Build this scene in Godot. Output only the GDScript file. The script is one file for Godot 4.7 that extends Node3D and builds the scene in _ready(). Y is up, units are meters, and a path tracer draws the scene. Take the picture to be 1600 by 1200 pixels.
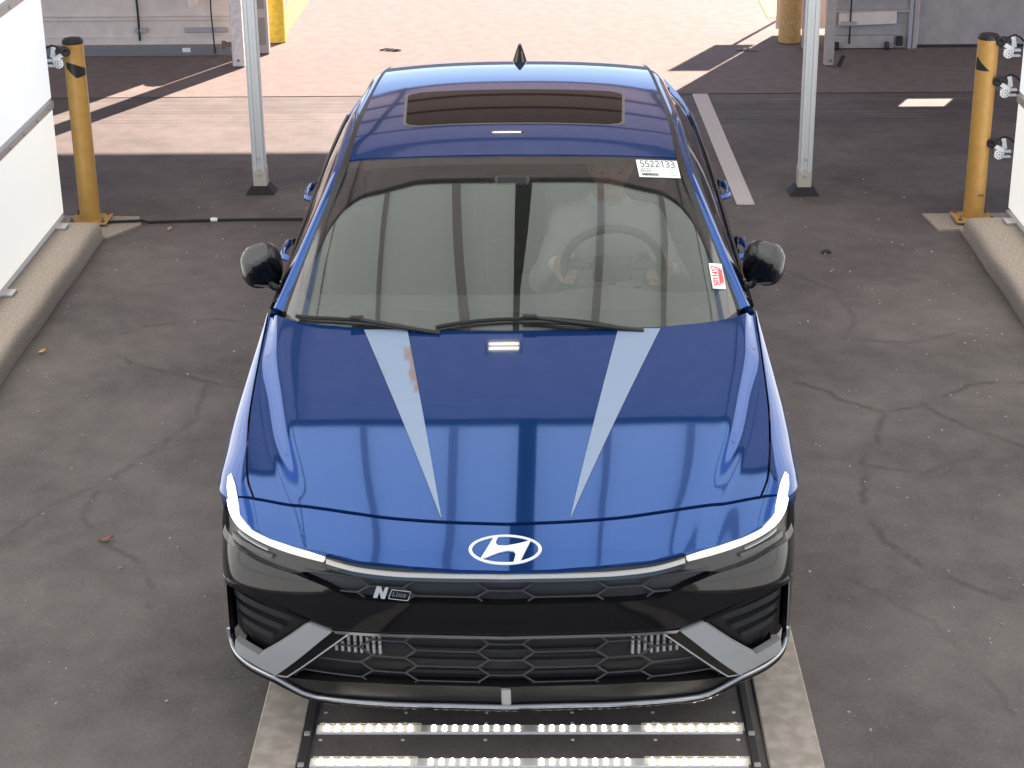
extends Node3D
# A blue saloon car in a drive-through photo booth, seen from above its nose.
# y up, metres. The car's nose is at z = 0 and its tail points to -z.

var M := {}
var rng := RandomNumberGenerator.new()
var sun_dir := Vector3(0.367, 0.537, -0.759).normalized()
const MID := 0.06   # middle of the lane

# ------------------------------------------------------------------ helpers
func lin(r: float, g: float, b: float, a := 1.0) -> Color:
	var c := Color(r, g, b).linear_to_srgb()
	c.a = a
	return c

func mat(c: Color, rough := 0.6, metal := 0.0) -> StandardMaterial3D:
	var m := StandardMaterial3D.new()
	m.albedo_color = c
	m.roughness = rough
	m.metallic = metal
	return m

func glow(c: Color, e: float) -> StandardMaterial3D:
	var m := mat(lin(0.7, 0.7, 0.7), 0.5)
	m.emission_enabled = true
	m.emission = c
	m.emission_energy_multiplier = e
	return m

func slope(xs: PackedFloat32Array, ys: PackedFloat32Array, k: int) -> float:
	var n := xs.size()
	if k == 0:
		return (ys[1] - ys[0]) / (xs[1] - xs[0])
	if k == n - 1:
		return (ys[n - 1] - ys[n - 2]) / (xs[n - 1] - xs[n - 2])
	var a := (ys[k] - ys[k - 1]) / (xs[k] - xs[k - 1])
	var b := (ys[k + 1] - ys[k]) / (xs[k + 1] - xs[k])
	if a * b <= 0.0:
		return 0.0
	return 2.0 * a * b / (a + b)

func herm(xs: PackedFloat32Array, ys: PackedFloat32Array, x: float) -> float:
	var n := xs.size()
	if x <= xs[0]:
		return ys[0] + (x - xs[0]) * slope(xs, ys, 0)
	if x >= xs[n - 1]:
		return ys[n - 1] + (x - xs[n - 1]) * slope(xs, ys, n - 1)
	var i := 0
	while x > xs[i + 1]:
		i += 1
	var h := xs[i + 1] - xs[i]
	var t := (x - xs[i]) / h
	var m0 := slope(xs, ys, i) * h
	var m1 := slope(xs, ys, i + 1) * h
	return (2 * t * t * t - 3 * t * t + 1) * ys[i] + (t * t * t - 2 * t * t + t) * m0 + (-2 * t * t * t + 3 * t * t) * ys[i + 1] + (t * t * t - t * t) * m1

func node3(called: String, parent: Node = null, at := Vector3.ZERO) -> Node3D:
	var o := Node3D.new()
	o.name = numbered(called, parent if parent else self)
	o.position = at
	(parent if parent else self).add_child(o, true)
	return o

func numbered(called: String, parent: Node) -> String:
	if not parent.has_node(called):
		return called
	var k := 1
	while parent.has_node("%s_%03d" % [called, k]):
		k += 1
	return "%s_%03d" % [called, k]

func obj(called: String, mesh: Mesh, m: Material, parent: Node = null, at := Vector3.ZERO) -> MeshInstance3D:
	var o := MeshInstance3D.new()
	var p: Node = parent if parent else self
	o.name = numbered(called, p)
	o.mesh = mesh
	if m:
		o.material_override = m
	o.position = at
	p.add_child(o, true)
	return o

func tag(o: Node, label: String, category: String, group := "") -> void:
	o.set_meta("label", label)
	o.set_meta("category", category)
	if group:
		o.set_meta("group", group)

func structure(o: Node) -> Node:
	o.set_meta("kind", "structure")
	return o

# a triangle whose front looks along n
func tri(st: SurfaceTool, a: Vector3, b: Vector3, c: Vector3, n: Vector3) -> void:
	var f := (b - a).cross(c - a)
	for p in ([a, c, b] if f.dot(n) > 0.0 else [a, b, c]):
		st.set_normal(n)
		st.add_vertex(p)

func quad(st: SurfaceTool, a: Vector3, b: Vector3, c: Vector3, d: Vector3, n: Vector3) -> void:
	tri(st, a, b, c, n)
	tri(st, a, c, d, n)

func new_st() -> SurfaceTool:
	var st := SurfaceTool.new()
	st.begin(Mesh.PRIMITIVE_TRIANGLES)
	return st

# box with chamfered long edges, any orientation
func add_box(st: SurfaceTool, c: Vector3, s: Vector3, b := Basis(), ch := 0.004) -> void:
	var h := s / 2.0
	ch = minf(ch, minf(h.x, minf(h.y, h.z)) * 0.6)
	var P := func(x: int, y: int, z: int, ax: int) -> Vector3:
		var v := Vector3(x * h.x, y * h.y, z * h.z)
		if ax != 0: v.x -= x * ch
		if ax != 1: v.y -= y * ch
		if ax != 2: v.z -= z * ch
		return c + b * v
	for ax in 3:
		for sg in [-1, 1]:
			var q := []
			for k in [[-1, -1], [1, -1], [1, 1], [-1, 1]]:
				var t := [0, 0, 0]
				t[ax] = sg
				t[(ax + 1) % 3] = k[0]
				t[(ax + 2) % 3] = k[1]
				q.append(P.call(t[0], t[1], t[2], ax))
			var n := Vector3.ZERO
			n[ax] = sg
			quad(st, q[0], q[1], q[2], q[3], b * n)
	if ch <= 0.0:
		return
	for ax in 3:   # edges between faces ax and bx
		var bx := (ax + 1) % 3
		var cx := (ax + 2) % 3
		for s1 in [-1, 1]:
			for s2 in [-1, 1]:
				var q := []
				for e in [[ax, -1], [ax, 1], [bx, 1], [bx, -1]]:
					var t := [0, 0, 0]
					t[ax] = s1
					t[bx] = s2
					t[cx] = e[1]
					q.append(P.call(t[0], t[1], t[2], e[0]))
				var n := Vector3.ZERO
				n[ax] = s1
				n[bx] = s2
				quad(st, q[0], q[1], q[2], q[3], b * n.normalized())
	for x in [-1, 1]:
		for y in [-1, 1]:
			for z in [-1, 1]:
				tri(st, P.call(x, y, z, 0), P.call(x, y, z, 1), P.call(x, y, z, 2), b * Vector3(x, y, z).normalized())

func box(c: Vector3, s: Vector3, ch := 0.004, b := Basis()) -> ArrayMesh:
	var st := new_st()
	add_box(st, c, s, b, ch)
	return st.commit()

# tube along points
func add_tube(st: SurfaceTool, pts: PackedVector3Array, r: float, sides := 8, r_end := -1.0, caps := true, flat := 1.0) -> void:
	if r_end < 0.0:
		r_end = r
	var n := pts.size()
	var rings := []
	var up := Vector3.UP
	for i in n:
		var d := (pts[mini(i + 1, n - 1)] - pts[maxi(i - 1, 0)]).normalized()
		if absf(d.dot(up)) > 0.95:
			up = Vector3.RIGHT if absf(d.x) < 0.9 else Vector3.BACK
		var a := d.cross(up).normalized()
		var b := a.cross(d).normalized()
		up = b
		var ring := []
		var rr := lerpf(r, r_end, float(i) / maxf(1.0, n - 1.0))
		for k in sides:
			var t := TAU * k / sides
			var o := a * cos(t) + b * sin(t) * flat
			ring.append([pts[i] + o * rr, (a * cos(t) * flat + b * sin(t)).normalized()])
		rings.append(ring)
	for i in n - 1:
		for k in sides:
			var k2 := (k + 1) % sides
			var q := [rings[i][k], rings[i][k2], rings[i + 1][k2], rings[i + 1][k]]
			var f: Vector3 = (q[1][0] - q[0][0]).cross(q[2][0] - q[0][0])
			var nn: Vector3 = q[0][1] + q[2][1]
			var order := [0, 2, 1, 0, 3, 2] if f.dot(nn) > 0.0 else [0, 1, 2, 0, 2, 3]
			for m in order:
				st.set_normal(q[m][1])
				st.add_vertex(q[m][0])
	if caps:
		for e in [0, n - 1]:
			var d: Vector3 = (pts[0] - pts[1]).normalized() if e == 0 else (pts[n - 1] - pts[n - 2]).normalized()
			for k in sides:
				tri(st, pts[e], rings[e][k][0], rings[e][(k + 1) % sides][0], d)

func tube(pts: PackedVector3Array, r: float, sides := 8, r_end := -1.0, flat := 1.0) -> ArrayMesh:
	var st := new_st()
	add_tube(st, pts, r, sides, r_end, true, flat)
	return st.commit()

# surface of revolution about +y; prof = [[radius, y], ...]
func add_lathe(st: SurfaceTool, prof: Array, at: Vector3, sides := 24, b := Basis()) -> void:
	for i in prof.size() - 1:
		var r0: float = prof[i][0]
		var y0: float = prof[i][1]
		var r1: float = prof[i + 1][0]
		var y1: float = prof[i + 1][1]
		var sl := Vector2(y1 - y0, r0 - r1).normalized()
		for k in sides:
			var t0 := TAU * k / sides
			var t1 := TAU * (k + 1) / sides
			var c0 := Vector3(cos(t0), 0, sin(t0))
			var c1 := Vector3(cos(t1), 0, sin(t1))
			var n0 := b * (c0 * sl.x + Vector3.UP * sl.y)
			var n1 := b * (c1 * sl.x + Vector3.UP * sl.y)
			var P := [at + b * (c0 * r0 + Vector3.UP * y0), at + b * (c1 * r0 + Vector3.UP * y0), at + b * (c1 * r1 + Vector3.UP * y1), at + b * (c0 * r1 + Vector3.UP * y1)]
			var N := [n0, n1, n1, n0]
			for tr in [[0, 1, 2], [0, 2, 3]]:
				var f: Vector3 = (P[tr[1]] - P[tr[0]]).cross(P[tr[2]] - P[tr[0]])
				if f.length() < 1e-12:
					continue
				for m in ([tr[0], tr[2], tr[1]] if f.dot(N[tr[0]] + N[tr[1]]) > 0.0 else tr):
					st.set_normal(N[m])
					st.add_vertex(P[m])

func lathe(prof: Array, at := Vector3.ZERO, sides := 24, b := Basis()) -> ArrayMesh:
	var st := new_st()
	add_lathe(st, prof, at, sides, b)
	return st.commit()

# a smooth sheet through a grid of points, facing out; back != 0 gives it rims that reach back by that vector, closed makes a second face there
func add_sheet(st: SurfaceTool, G: Array, out: Vector3, back := Vector3.ZERO, closed := false, colors: Array = []) -> void:
	var nv := G.size()
	var nu: int = G[0].size()
	var N := []
	for j in nv:
		var row := PackedVector3Array()
		for i in nu:
			var du: Vector3 = G[j][mini(i + 1, nu - 1)] - G[j][maxi(i - 1, 0)]
			var dv: Vector3 = G[mini(j + 1, nv - 1)][i] - G[maxi(j - 1, 0)][i]
			row.append(du.cross(dv).normalized())
		N.append(row)
	var score := 0.0
	for j in nv:
		for i in nu:
			score += N[j][i].dot(out)
	var sg := 1.0 if score > 0.0 else -1.0
	for layer in (2 if closed else 1):
		var s2 := sg if layer == 0 else -sg
		var off := Vector3.ZERO if layer == 0 else back
		for j in nv - 1:
			for i in nu - 1:
				for tr in [[[0, 0], [1, 0], [1, 1]], [[0, 0], [1, 1], [0, 1]]]:
					var idx: Array = tr if s2 < 0.0 else [tr[0], tr[2], tr[1]]
					for q in idx:
						var jj: int = j + q[1]
						var ii: int = i + q[0]
						if colors.size():
							st.set_color(colors[jj][ii])
						st.set_uv(Vector2(float(ii) / (nu - 1), float(jj) / (nv - 1)))
						st.set_normal(N[jj][ii] * s2)
						st.add_vertex(G[jj][ii] + off)
	if back == Vector3.ZERO:
		return
	var loop := PackedVector3Array()
	for i in nu: loop.append(G[0][i])
	for j in range(1, nv): loop.append(G[j][nu - 1])
	for i in range(nu - 2, -1, -1): loop.append(G[nv - 1][i])
	for j in range(nv - 2, 0, -1): loop.append(G[j][0])
	var mid: Vector3 = G[nv / 2][nu / 2]
	for k in loop.size():
		var a := loop[k]
		var b := loop[(k + 1) % loop.size()]
		var n := (b - a).cross(back).normalized()
		if n == Vector3.ZERO:
			continue
		if n.dot(a - mid) < 0.0:
			n = -n
		if colors.size():
			st.set_color(colors[0][0])
		quad(st, a, b, b + back, a + back, n)

func sheet(G: Array, out: Vector3, back := Vector3.ZERO, closed := false) -> ArrayMesh:
	var st := new_st()
	add_sheet(st, G, out, back, closed)
	return st.commit()

func v2(a: Array) -> PackedVector2Array:
	var p := PackedVector2Array()
	for i in range(0, a.size(), 2):
		p.append(Vector2(a[i], a[i + 1]))
	return p

# n+1 points evenly along a polyline; soft bends it through a spline first
func resample(p: PackedVector2Array, n: int, soft := false) -> PackedVector2Array:
	if soft and p.size() > 2:
		var d := PackedVector2Array()
		for i in p.size() - 1:
			var p0 := p[maxi(i - 1, 0)]
			var p3 := p[mini(i + 2, p.size() - 1)]
			for k in 8:
				d.append(p[i].cubic_interpolate_in_time(p[i + 1], p0, p3, k / 8.0, p[i].distance_to(p[i + 1]), -p0.distance_to(p[i]), p[i].distance_to(p[i + 1]) + p[i + 1].distance_to(p3)))
		d.append(p[p.size() - 1])
		p = d
	var L := PackedFloat32Array([0.0])
	for i in p.size() - 1:
		L.append(L[i] + p[i].distance_to(p[i + 1]))
	var out := PackedVector2Array()
	var k := 0
	for i in n + 1:
		var t := L[L.size() - 1] * i / n
		while k < p.size() - 2 and L[k + 1] < t:
			k += 1
		out.append(p[k].lerp(p[k + 1], clampf((t - L[k]) / maxf(1e-9, L[k + 1] - L[k]), 0.0, 1.0)))
	return out

# grid between two curves of a flat domain, laid on a surface
func lay(f: Callable, A: PackedVector2Array, B: PackedVector2Array, nu: int, nv: int, soft := false, off := Vector3.ZERO) -> Array:
	var a := resample(A, nu, soft)
	var b := resample(B, nu, soft)
	var G := []
	for j in nv + 1:
		var row := PackedVector3Array()
		for i in nu + 1:
			var q := a[i].lerp(b[i], float(j) / nv)
			var p: Vector3 = f.call(q.x, q.y)
			row.append(p + off)
		G.append(row)
	return G

func extrude(poly: PackedVector2Array, f: Callable, d: Vector3, out: Vector3) -> ArrayMesh:
	var st := new_st()
	var P := PackedVector3Array()
	for q in poly:
		P.append(f.call(q.x, q.y) + d)
	var ix := Geometry2D.triangulate_polygon(poly)
	for k in range(0, ix.size(), 3):
		tri(st, P[ix[k]], P[ix[k + 1]], P[ix[k + 2]], out)
	var mid := Vector3.ZERO
	for p in P:
		mid += p / P.size()
	for k in P.size():
		var a := P[k]
		var b := P[(k + 1) % P.size()]
		var n := (b - a).cross(d).normalized()
		if n != Vector3.ZERO:
			if n.dot((a + b) / 2 - mid) < 0: n = -n
			quad(st, a, b, b - d * 1.6, a - d * 1.6, n)
	return st.commit()

func text(s: String, size: float, m: Material, parent: Node, t: Transform3D, called := "lettering", bold := false, depth := 0.0006) -> MeshInstance3D:
	var f := SystemFont.new()
	f.font_names = PackedStringArray(["Droid Sans"])
	if bold:
		f.font_weight = 700
	var tm := TextMesh.new()
	tm.font = f
	tm.text = s
	tm.font_size = 64
	tm.pixel_size = size / 64.0
	tm.depth = depth
	var o := obj(called, tm, m, parent)
	o.transform = t
	return o

func noise(freq: float, seed_: int, oct := 3) -> FastNoiseLite:
	var n := FastNoiseLite.new()
	n.seed = seed_
	n.frequency = freq
	n.fractal_octaves = oct
	n.noise_type = FastNoiseLite.TYPE_SIMPLEX_SMOOTH
	return n

func noise_tex(freq: float, seed_: int, c0: Color, c1: Color, px := 512, oct := 4, lo := 0.0, hi := 1.0) -> NoiseTexture2D:
	var t := NoiseTexture2D.new()
	t.width = px
	t.height = px
	t.seamless = true
	t.noise = noise(freq, seed_, oct)
	var g := Gradient.new()
	g.offsets = PackedFloat32Array([lo, hi])
	g.colors = PackedColorArray([c0, c1])
	t.color_ramp = g
	return t

func rough_mat(c0: Color, c1: Color, rough: float, scale: float, seed_: int, bump := 0.0) -> StandardMaterial3D:
	var m := mat(Color.WHITE, rough)
	m.albedo_texture = noise_tex(0.02, seed_, c0, c1, 512, 5, 0.25, 0.75)
	m.uv1_triplanar = true
	m.uv1_world_triplanar = true
	m.uv1_scale = Vector3.ONE * scale
	if bump > 0.0:
		m.heightmap_enabled = true
		m.heightmap_texture = noise_tex(0.15, seed_ + 9, Color.BLACK, Color.WHITE, 512, 3)
		m.heightmap_scale = bump
	return m

# ------------------------------------------------------------------ scene
func _ready() -> void:
	rng.seed = 7
	var cam := Camera3D.new()
	cam.name = "camera"
	cam.basis = Basis(Vector3(0.99984, -0.01035, -0.01472), Vector3(0.00394, 0.92417, -0.38197), Vector3(0.01756, 0.38185, 0.92406)).orthonormalized()
	cam.position = Vector3(0.1159, 3.1918, 4.6792)
	cam.fov = 23.522
	cam.near = 0.1
	cam.far = 900.0
	add_child(cam)
	cam.current = true

	var env := Environment.new()
	env.background_mode = Environment.BG_SKY
	var sm := ProceduralSkyMaterial.new()
	sm.sky_top_color = Color(0.46, 0.54, 0.68)
	sm.sky_horizon_color = Color(0.76, 0.84, 0.91)
	sm.sky_curve = 0.12
	sm.ground_bottom_color = Color(0.36, 0.33, 0.30)
	sm.ground_horizon_color = Color(0.55, 0.55, 0.55)
	sm.sun_angle_max = 12.0
	env.sky = Sky.new()
	env.sky.sky_material = sm
	env.background_energy_multiplier = 0.7
	env.tonemap_mode = Environment.TONE_MAPPER_LINEAR
	env.tonemap_exposure = 5.0
	env.sdfgi_enabled = true
	env.ssao_enabled = true
	env.ssil_enabled = true
	var we := WorldEnvironment.new()
	we.name = "world_environment"
	we.environment = env
	add_child(we)

	var sun := DirectionalLight3D.new()
	sun.name = "sun"
	sun.light_energy = 1.5
	sun.light_color = Color(1.0, 0.905, 0.845)
	sun.light_angular_distance = 0.5
	sun.shadow_enabled = true
	sun.basis = Basis.looking_at(-sun_dir)
	add_child(sun)
	panel_lights()

	materials()
	build_ground()
	build_booth()
	build_gate()
	build_floor_lights()
	build_car()
	build_person()
	build_small_things()

func panel_lights() -> void:
	# the lit boxes of the booth: one lamp in front of each lit wall and of the lit ceiling
	for a in [[Vector3(-2.57, 1.8, -1.3), Vector3(1, 0, 0), Vector2(8.0, 3.3), 0.085], [Vector3(2.69, 1.8, -1.3), Vector3(-1, 0, 0), Vector2(8.0, 3.3), 0.085], [Vector3(MID, 3.74, -1.55), Vector3(0, -1, 0), Vector2(4.6, 3.4), 0.05]]:
		var l := AreaLight3D.new()
		l.name = "panel_lamp"
		l.area_size = a[2]
		l.area_normalize_energy = false
		l.light_energy = a[3]
		l.light_color = Color(1.0, 0.98, 0.95)
		l.area_range = 14.0
		l.area_attenuation = 2.0
		l.shadow_enabled = true
		l.position = a[0]
		var z: Vector3 = -a[1]
		var up := Vector3.UP if absf(z.y) < 0.9 else Vector3.BACK
		var x := up.cross(z).normalized()
		l.basis = Basis(x, z.cross(x), z)
		add_child(l, true)


func materials() -> void:
	M.blue = mat(lin(0.014, 0.060, 0.232), 0.05, 0.6)
	M.blue.metallic_specular = 0.3
	M.blue.clearcoat_enabled = true
	M.blue.clearcoat = 0.45
	M.blue.clearcoat_roughness = 0.01
	M.gloss = mat(lin(0.006, 0.006, 0.007), 0.06)
	M.black = mat(lin(0.012, 0.011, 0.012), 0.45)
	M.dark = mat(lin(0.02, 0.019, 0.02), 0.7)
	M.rubber = mat(lin(0.012, 0.011, 0.011), 0.8)
	M.mesh_line = mat(lin(0.045, 0.042, 0.045), 0.3)
	M.satin = mat(lin(0.42, 0.43, 0.43), 0.42, 0.35)
	M.chrome = mat(lin(0.72, 0.73, 0.75), 0.12, 1.0)
	M.silver = mat(lin(0.5, 0.57, 0.68), 0.35, 0.25)
	M.white = mat(lin(0.82, 0.82, 0.82), 0.3)
	M.paper = mat(lin(0.82, 0.82, 0.8), 0.6)
	M.ink = mat(lin(0.02, 0.02, 0.022), 0.6)
	M.red_ink = mat(lin(0.72, 0.03, 0.04), 0.6)
	M.glass = mat(Color(0.20, 0.205, 0.19, 0.20), 0.0)
	M.glass.transparency = BaseMaterial3D.TRANSPARENCY_ALPHA
	M.tint = mat(Color(0.05, 0.05, 0.06, 0.55), 0.0)
	M.tint.transparency = BaseMaterial3D.TRANSPARENCY_ALPHA
	M.lens = mat(Color(0.2, 0.2, 0.2, 0.06), 0.0)
	M.lens.metallic_specular = 0.3
	M.lens.transparency = BaseMaterial3D.TRANSPARENCY_ALPHA
	M.cabin = mat(lin(0.055, 0.055, 0.055), 0.75)
	M.seat = mat(lin(0.05, 0.048, 0.05), 0.8)
	M.drl = glow(Color(1.0, 0.975, 0.94), 0.165)
	M.drl_warm = glow(Color(1.0, 0.74, 0.36), 0.13)
	M.led = glow(Color(1.0, 0.97, 0.92), 3.0)
	M.panel = glow(Color(0.96, 0.98, 1.0), 0.135)
	M.panel.albedo_color = lin(0.5, 0.51, 0.53)
	M.panel_cream = glow(Color(0.99, 0.985, 0.965), 0.13)
	M.panel_cream.albedo_color = lin(0.51, 0.5, 0.48)
	M.ceil_panel = glow(Color(0.90, 1.0, 0.94), 0.175)
	M.lamp = glow(Color(1.0, 0.8, 0.5), 6.0)
	M.tray = mat(lin(0.62, 0.6, 0.57), 0.45, 0.1)
	M.diffuser = mat(Color(1, 0.97, 0.9, 0.16), 0.5)
	M.diffuser.emission_enabled = true
	M.diffuser.emission = Color(1.0, 0.95, 0.87)
	M.diffuser.emission_energy_multiplier = 0.05
	M.diffuser.transparency = BaseMaterial3D.TRANSPARENCY_ALPHA
	M.bar = mat(lin(0.52, 0.49, 0.44), 0.35, 0.2)
	M.lip = mat(lin(0.42, 0.42, 0.43), 0.25, 0.7)
	M.housing = mat(lin(0.012, 0.011, 0.011), 0.35)
	M.gloss_grey = mat(lin(0.03, 0.03, 0.032), 0.2)
	M.badge = mat(lin(0.5, 0.49, 0.48), 0.35, 0.3)
	M.stripe = mat(Color.WHITE, 0.4, 0.15)
	M.stripe.vertex_color_use_as_albedo = true
	M.person = mat(Color.WHITE, 0.8)
	M.person.vertex_color_use_as_albedo = true
	M.grey_ink = mat(lin(0.3, 0.3, 0.32), 0.6)
	M.seal = mat(lin(0.10, 0.09, 0.09), 0.4)
	M.roof_glass = mat(lin(0.008, 0.006, 0.006), 0.03)
	M.roof_glass.metallic_specular = 0.16
	M.wheel_rim = mat(lin(0.03, 0.03, 0.03), 0.5)
	M.mirror_cap = mat(lin(0.02, 0.02, 0.022), 0.08)
	M.mirror_cap.metallic_specular = 0.4
	M.alu = mat(lin(0.6, 0.62, 0.63), 0.4, 0.45)
	M.alu_dark = mat(lin(0.42, 0.41, 0.41), 0.45, 0.5)
	M.yellow = rough_mat(lin(0.42, 0.232, 0.055), lin(0.47, 0.265, 0.065), 0.42, 1.4, 21)
	M.yellow_paint = rough_mat(lin(0.62, 0.44, 0.04), lin(0.75, 0.55, 0.08), 0.8, 2.0, 23)
	M.line_paint = rough_mat(lin(0.36, 0.335, 0.32), lin(0.66, 0.62, 0.60), 0.85, 9.0, 24)
	M.concrete = rough_mat(lin(0.27, 0.235, 0.195), lin(0.36, 0.315, 0.27), 0.85, 1.2, 31)
	M.kerb = rough_mat(lin(0.29, 0.25, 0.21), lin(0.36, 0.31, 0.26), 0.85, 5.0, 33)
	M.kerb.detail_enabled = true
	M.kerb.detail_blend_mode = BaseMaterial3D.BLEND_MODE_MUL
	M.kerb.detail_albedo = noise_tex(0.03, 35, Color(0.82, 0.80, 0.78), Color(1, 1, 1), 512, 5, 0.28, 0.5)
	M.steel_dark = rough_mat(lin(0.035, 0.034, 0.036), lin(0.062, 0.058, 0.058), 0.38, 2.0, 41)
	M.steel_dark.metallic = 0.5
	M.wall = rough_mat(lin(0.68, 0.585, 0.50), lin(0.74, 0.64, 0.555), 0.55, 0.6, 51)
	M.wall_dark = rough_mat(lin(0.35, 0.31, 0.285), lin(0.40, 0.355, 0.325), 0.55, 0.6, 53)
	M.roof_dark = rough_mat(lin(0.40, 0.355, 0.335), lin(0.46, 0.41, 0.385), 0.8, 0.5, 55)
	M.roof_dark.backlight_enabled = true
	M.roof_dark.backlight = lin(0.43, 0.425, 0.42)
	M.rafter = mat(lin(0.22, 0.20, 0.19), 0.6)
	M.beam = mat(lin(0.03, 0.03, 0.032), 0.6)
	M.fabric = mat(lin(0.6, 0.58, 0.55), 0.8)
	M.fabric.backlight_enabled = true
	M.fabric.backlight = lin(0.16, 0.16, 0.155)
	M.skin = mat(lin(0.42, 0.25, 0.18), 0.5)
	M.shirt = rough_mat(lin(0.72, 0.73, 0.72), lin(0.82, 0.83, 0.82), 0.85, 6.0, 61)
	M.hair = mat(lin(0.03, 0.022, 0.018), 0.6)

# ------------------------------------------------------------------ ground
func stroke(im: Image, pts: Array, w: float, strength: float, sd: int) -> void:
	# a ragged dark line in the map of cracks; pts in metres, x then z
	var r := RandomNumberGenerator.new()
	r.seed = sd
	var wob := 0.0
	for i in range(0, pts.size() - 2, 2):
		var a := Vector2(pts[i], pts[i + 1])
		var b := Vector2(pts[i + 2], pts[i + 3])
		var n := int(a.distance_to(b) / 0.004) + 1
		for k in n:
			wob = wob * 0.97 + r.randf_range(-0.0035, 0.0035)
			var p := a.lerp(b, float(k) / n) + (b - a).normalized().orthogonal() * wob
			var ww := w * r.randf_range(0.4, 1.2)
			var u := int((p.x - GX0) / GSX * GW)
			var v := int((p.y - GZ0) / GSZ * GH)
			var rad := int(ceil(ww / GSX * GW))
			for dy in range(-rad, rad + 1):
				for dx in range(-rad, rad + 1):
					var q := Vector2i(u + dx, v + dy)
					if q.x < 0 or q.y < 0 or q.x >= GW or q.y >= GH:
						continue
					var f := strength * clampf(1.2 - Vector2(dx, dy).length() / (rad + 0.3), 0.0, 1.0)
					if f > im.get_pixel(q.x, q.y).r:
						im.set_pixel(q.x, q.y, Color(f, f, f))

const GX0 := -5.2
const GZ0 := -8.6
const GSX := 10.4
const GSZ := 9.6
const GW := 1640
const GH := 1500

func asphalt_picture() -> ImageTexture:
	var cr := Image.create_empty(GW, GH, false, Image.FORMAT_L8)
	stroke(cr, [-1.93, -3.44, -1.82, -3.32, -1.67, -3.21, -1.5, -3.14, -1.33, -3.04, -1.1, -3.0], 0.012, 0.55, 1)
	stroke(cr, [-1.95, -3.7, -1.83, -3.82, -1.71, -3.85, -1.52, -3.91, -1.36, -3.86, -1.1, -3.8], 0.010, 0.5, 2)
	stroke(cr, [-1.42, -3.06, -1.41, -2.62, -1.54, -2.29, -1.63, -2.11, -1.69, -1.75, -1.53, -1.48, -1.35, -1.3, -1.28, -1.0], 0.012, 0.45, 3)
	stroke(cr, [-1.63, -2.11, -1.85, -1.8, -2.0, -1.3, -2.1, -0.8], 0.010, 0.35, 4)
	stroke(cr, [1.25, -3.05, 1.35, -2.96, 1.41, -2.84, 1.59, -2.7, 1.77, -2.77, 2.07, -3.02, 2.3, -3.05], 0.014, 0.6, 5)
	stroke(cr, [1.59, -2.7, 1.51, -2.4, 1.41, -2.17, 1.37, -1.79, 1.4, -1.47, 1.54, -1.22, 1.75, -1.05], 0.014, 0.55, 6)
	stroke(cr, [1.77, -2.77, 1.9, -2.59, 2.09, -2.36, 2.3, -2.2], 0.013, 0.55, 7)
	stroke(cr, [1.41, -2.17, 1.65, -2.1, 1.9, -2.25], 0.009, 0.4, 8)
	stroke(cr, [1.4, -4.6, 1.6, -4.3, 1.65, -3.9, 1.55, -3.6, 1.85, -3.55, 2.1, -3.65], 0.012, 0.4, 9)
	stroke(cr, [1.2, -1.2, 1.45, -0.9, 1.6, -0.3], 0.008, 0.3, 10)
	stroke(cr, [-2.3, -6.3, -1.2, -6.1, 0.5, -6.2, 1.9, -6.5], 0.008, 0.25, 11)
	var wide := noise(0.006, 71, 4).get_image(GW, GH, false, false, true)
	var mid := noise(0.035, 72, 4).get_image(GW, GH, false, false, true)
	var fine := noise(0.35, 73, 2).get_image(GW, GH, false, false, true)
	var A := wide.get_data()
	var B := mid.get_data()
	var C := fine.get_data()
	var D := cr.get_data()
	var out := PackedByteArray()
	out.resize(GW * GH * 3)
	var r := RandomNumberGenerator.new()
	r.seed = 5
	var lut_r := PackedByteArray()
	var lut_g := PackedByteArray()
	var lut_b := PackedByteArray()
	for i in 1024:
		var l := i / 1023.0 * 0.3
		var c := lin(l * 1.10, l * 0.95, l * 0.90)
		lut_r.append(int(c.r * 255))
		lut_g.append(int(c.g * 255))
		lut_b.append(int(c.b * 255))
	for i in GW * GH:
		var a := A[i] / 255.0 - 0.5
		var l := 0.137 + a * 0.095 + (B[i] / 255.0 - 0.5) * 0.05 + (C[i] / 255.0 - 0.5) * 0.055
		if (r.randi() & 1023) < 2:
			l += 0.05 + 0.1 * r.randf()
		l *= 1.0 - 0.75 * D[i] / 255.0 * smoothstep(-0.25, 0.1, B[i] / 255.0 - 0.5)
		var k := clampi(int(l / 0.3 * 1023.0), 10, 1023)
		out[i * 3] = lut_r[k]
		out[i * 3 + 1] = lut_g[k]
		out[i * 3 + 2] = lut_b[k]
	return ImageTexture.create_from_image(Image.create_from_data(GW, GH, false, Image.FORMAT_RGB8, out))

func flat_quad(x0: float, x1: float, z0: float, z1: float, y: float) -> ArrayMesh:
	var st := new_st()
	var P := [Vector3(x0, y, z0), Vector3(x1, y, z0), Vector3(x1, y, z1), Vector3(x0, y, z1)]
	var U := [Vector2(0, 0), Vector2(1, 0), Vector2(1, 1), Vector2(0, 1)]
	for k in [0, 1, 2, 0, 2, 3]:
		st.set_normal(Vector3.UP)
		st.set_uv(U[k])
		st.add_vertex(P[k])
	return st.commit()

func flat_poly(pts: Array, y: float, t := 0.004) -> ArrayMesh:
	return extrude(v2(pts), func(a, b): return Vector3(a, y, b), Vector3(0, t, 0), Vector3.UP)

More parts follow.
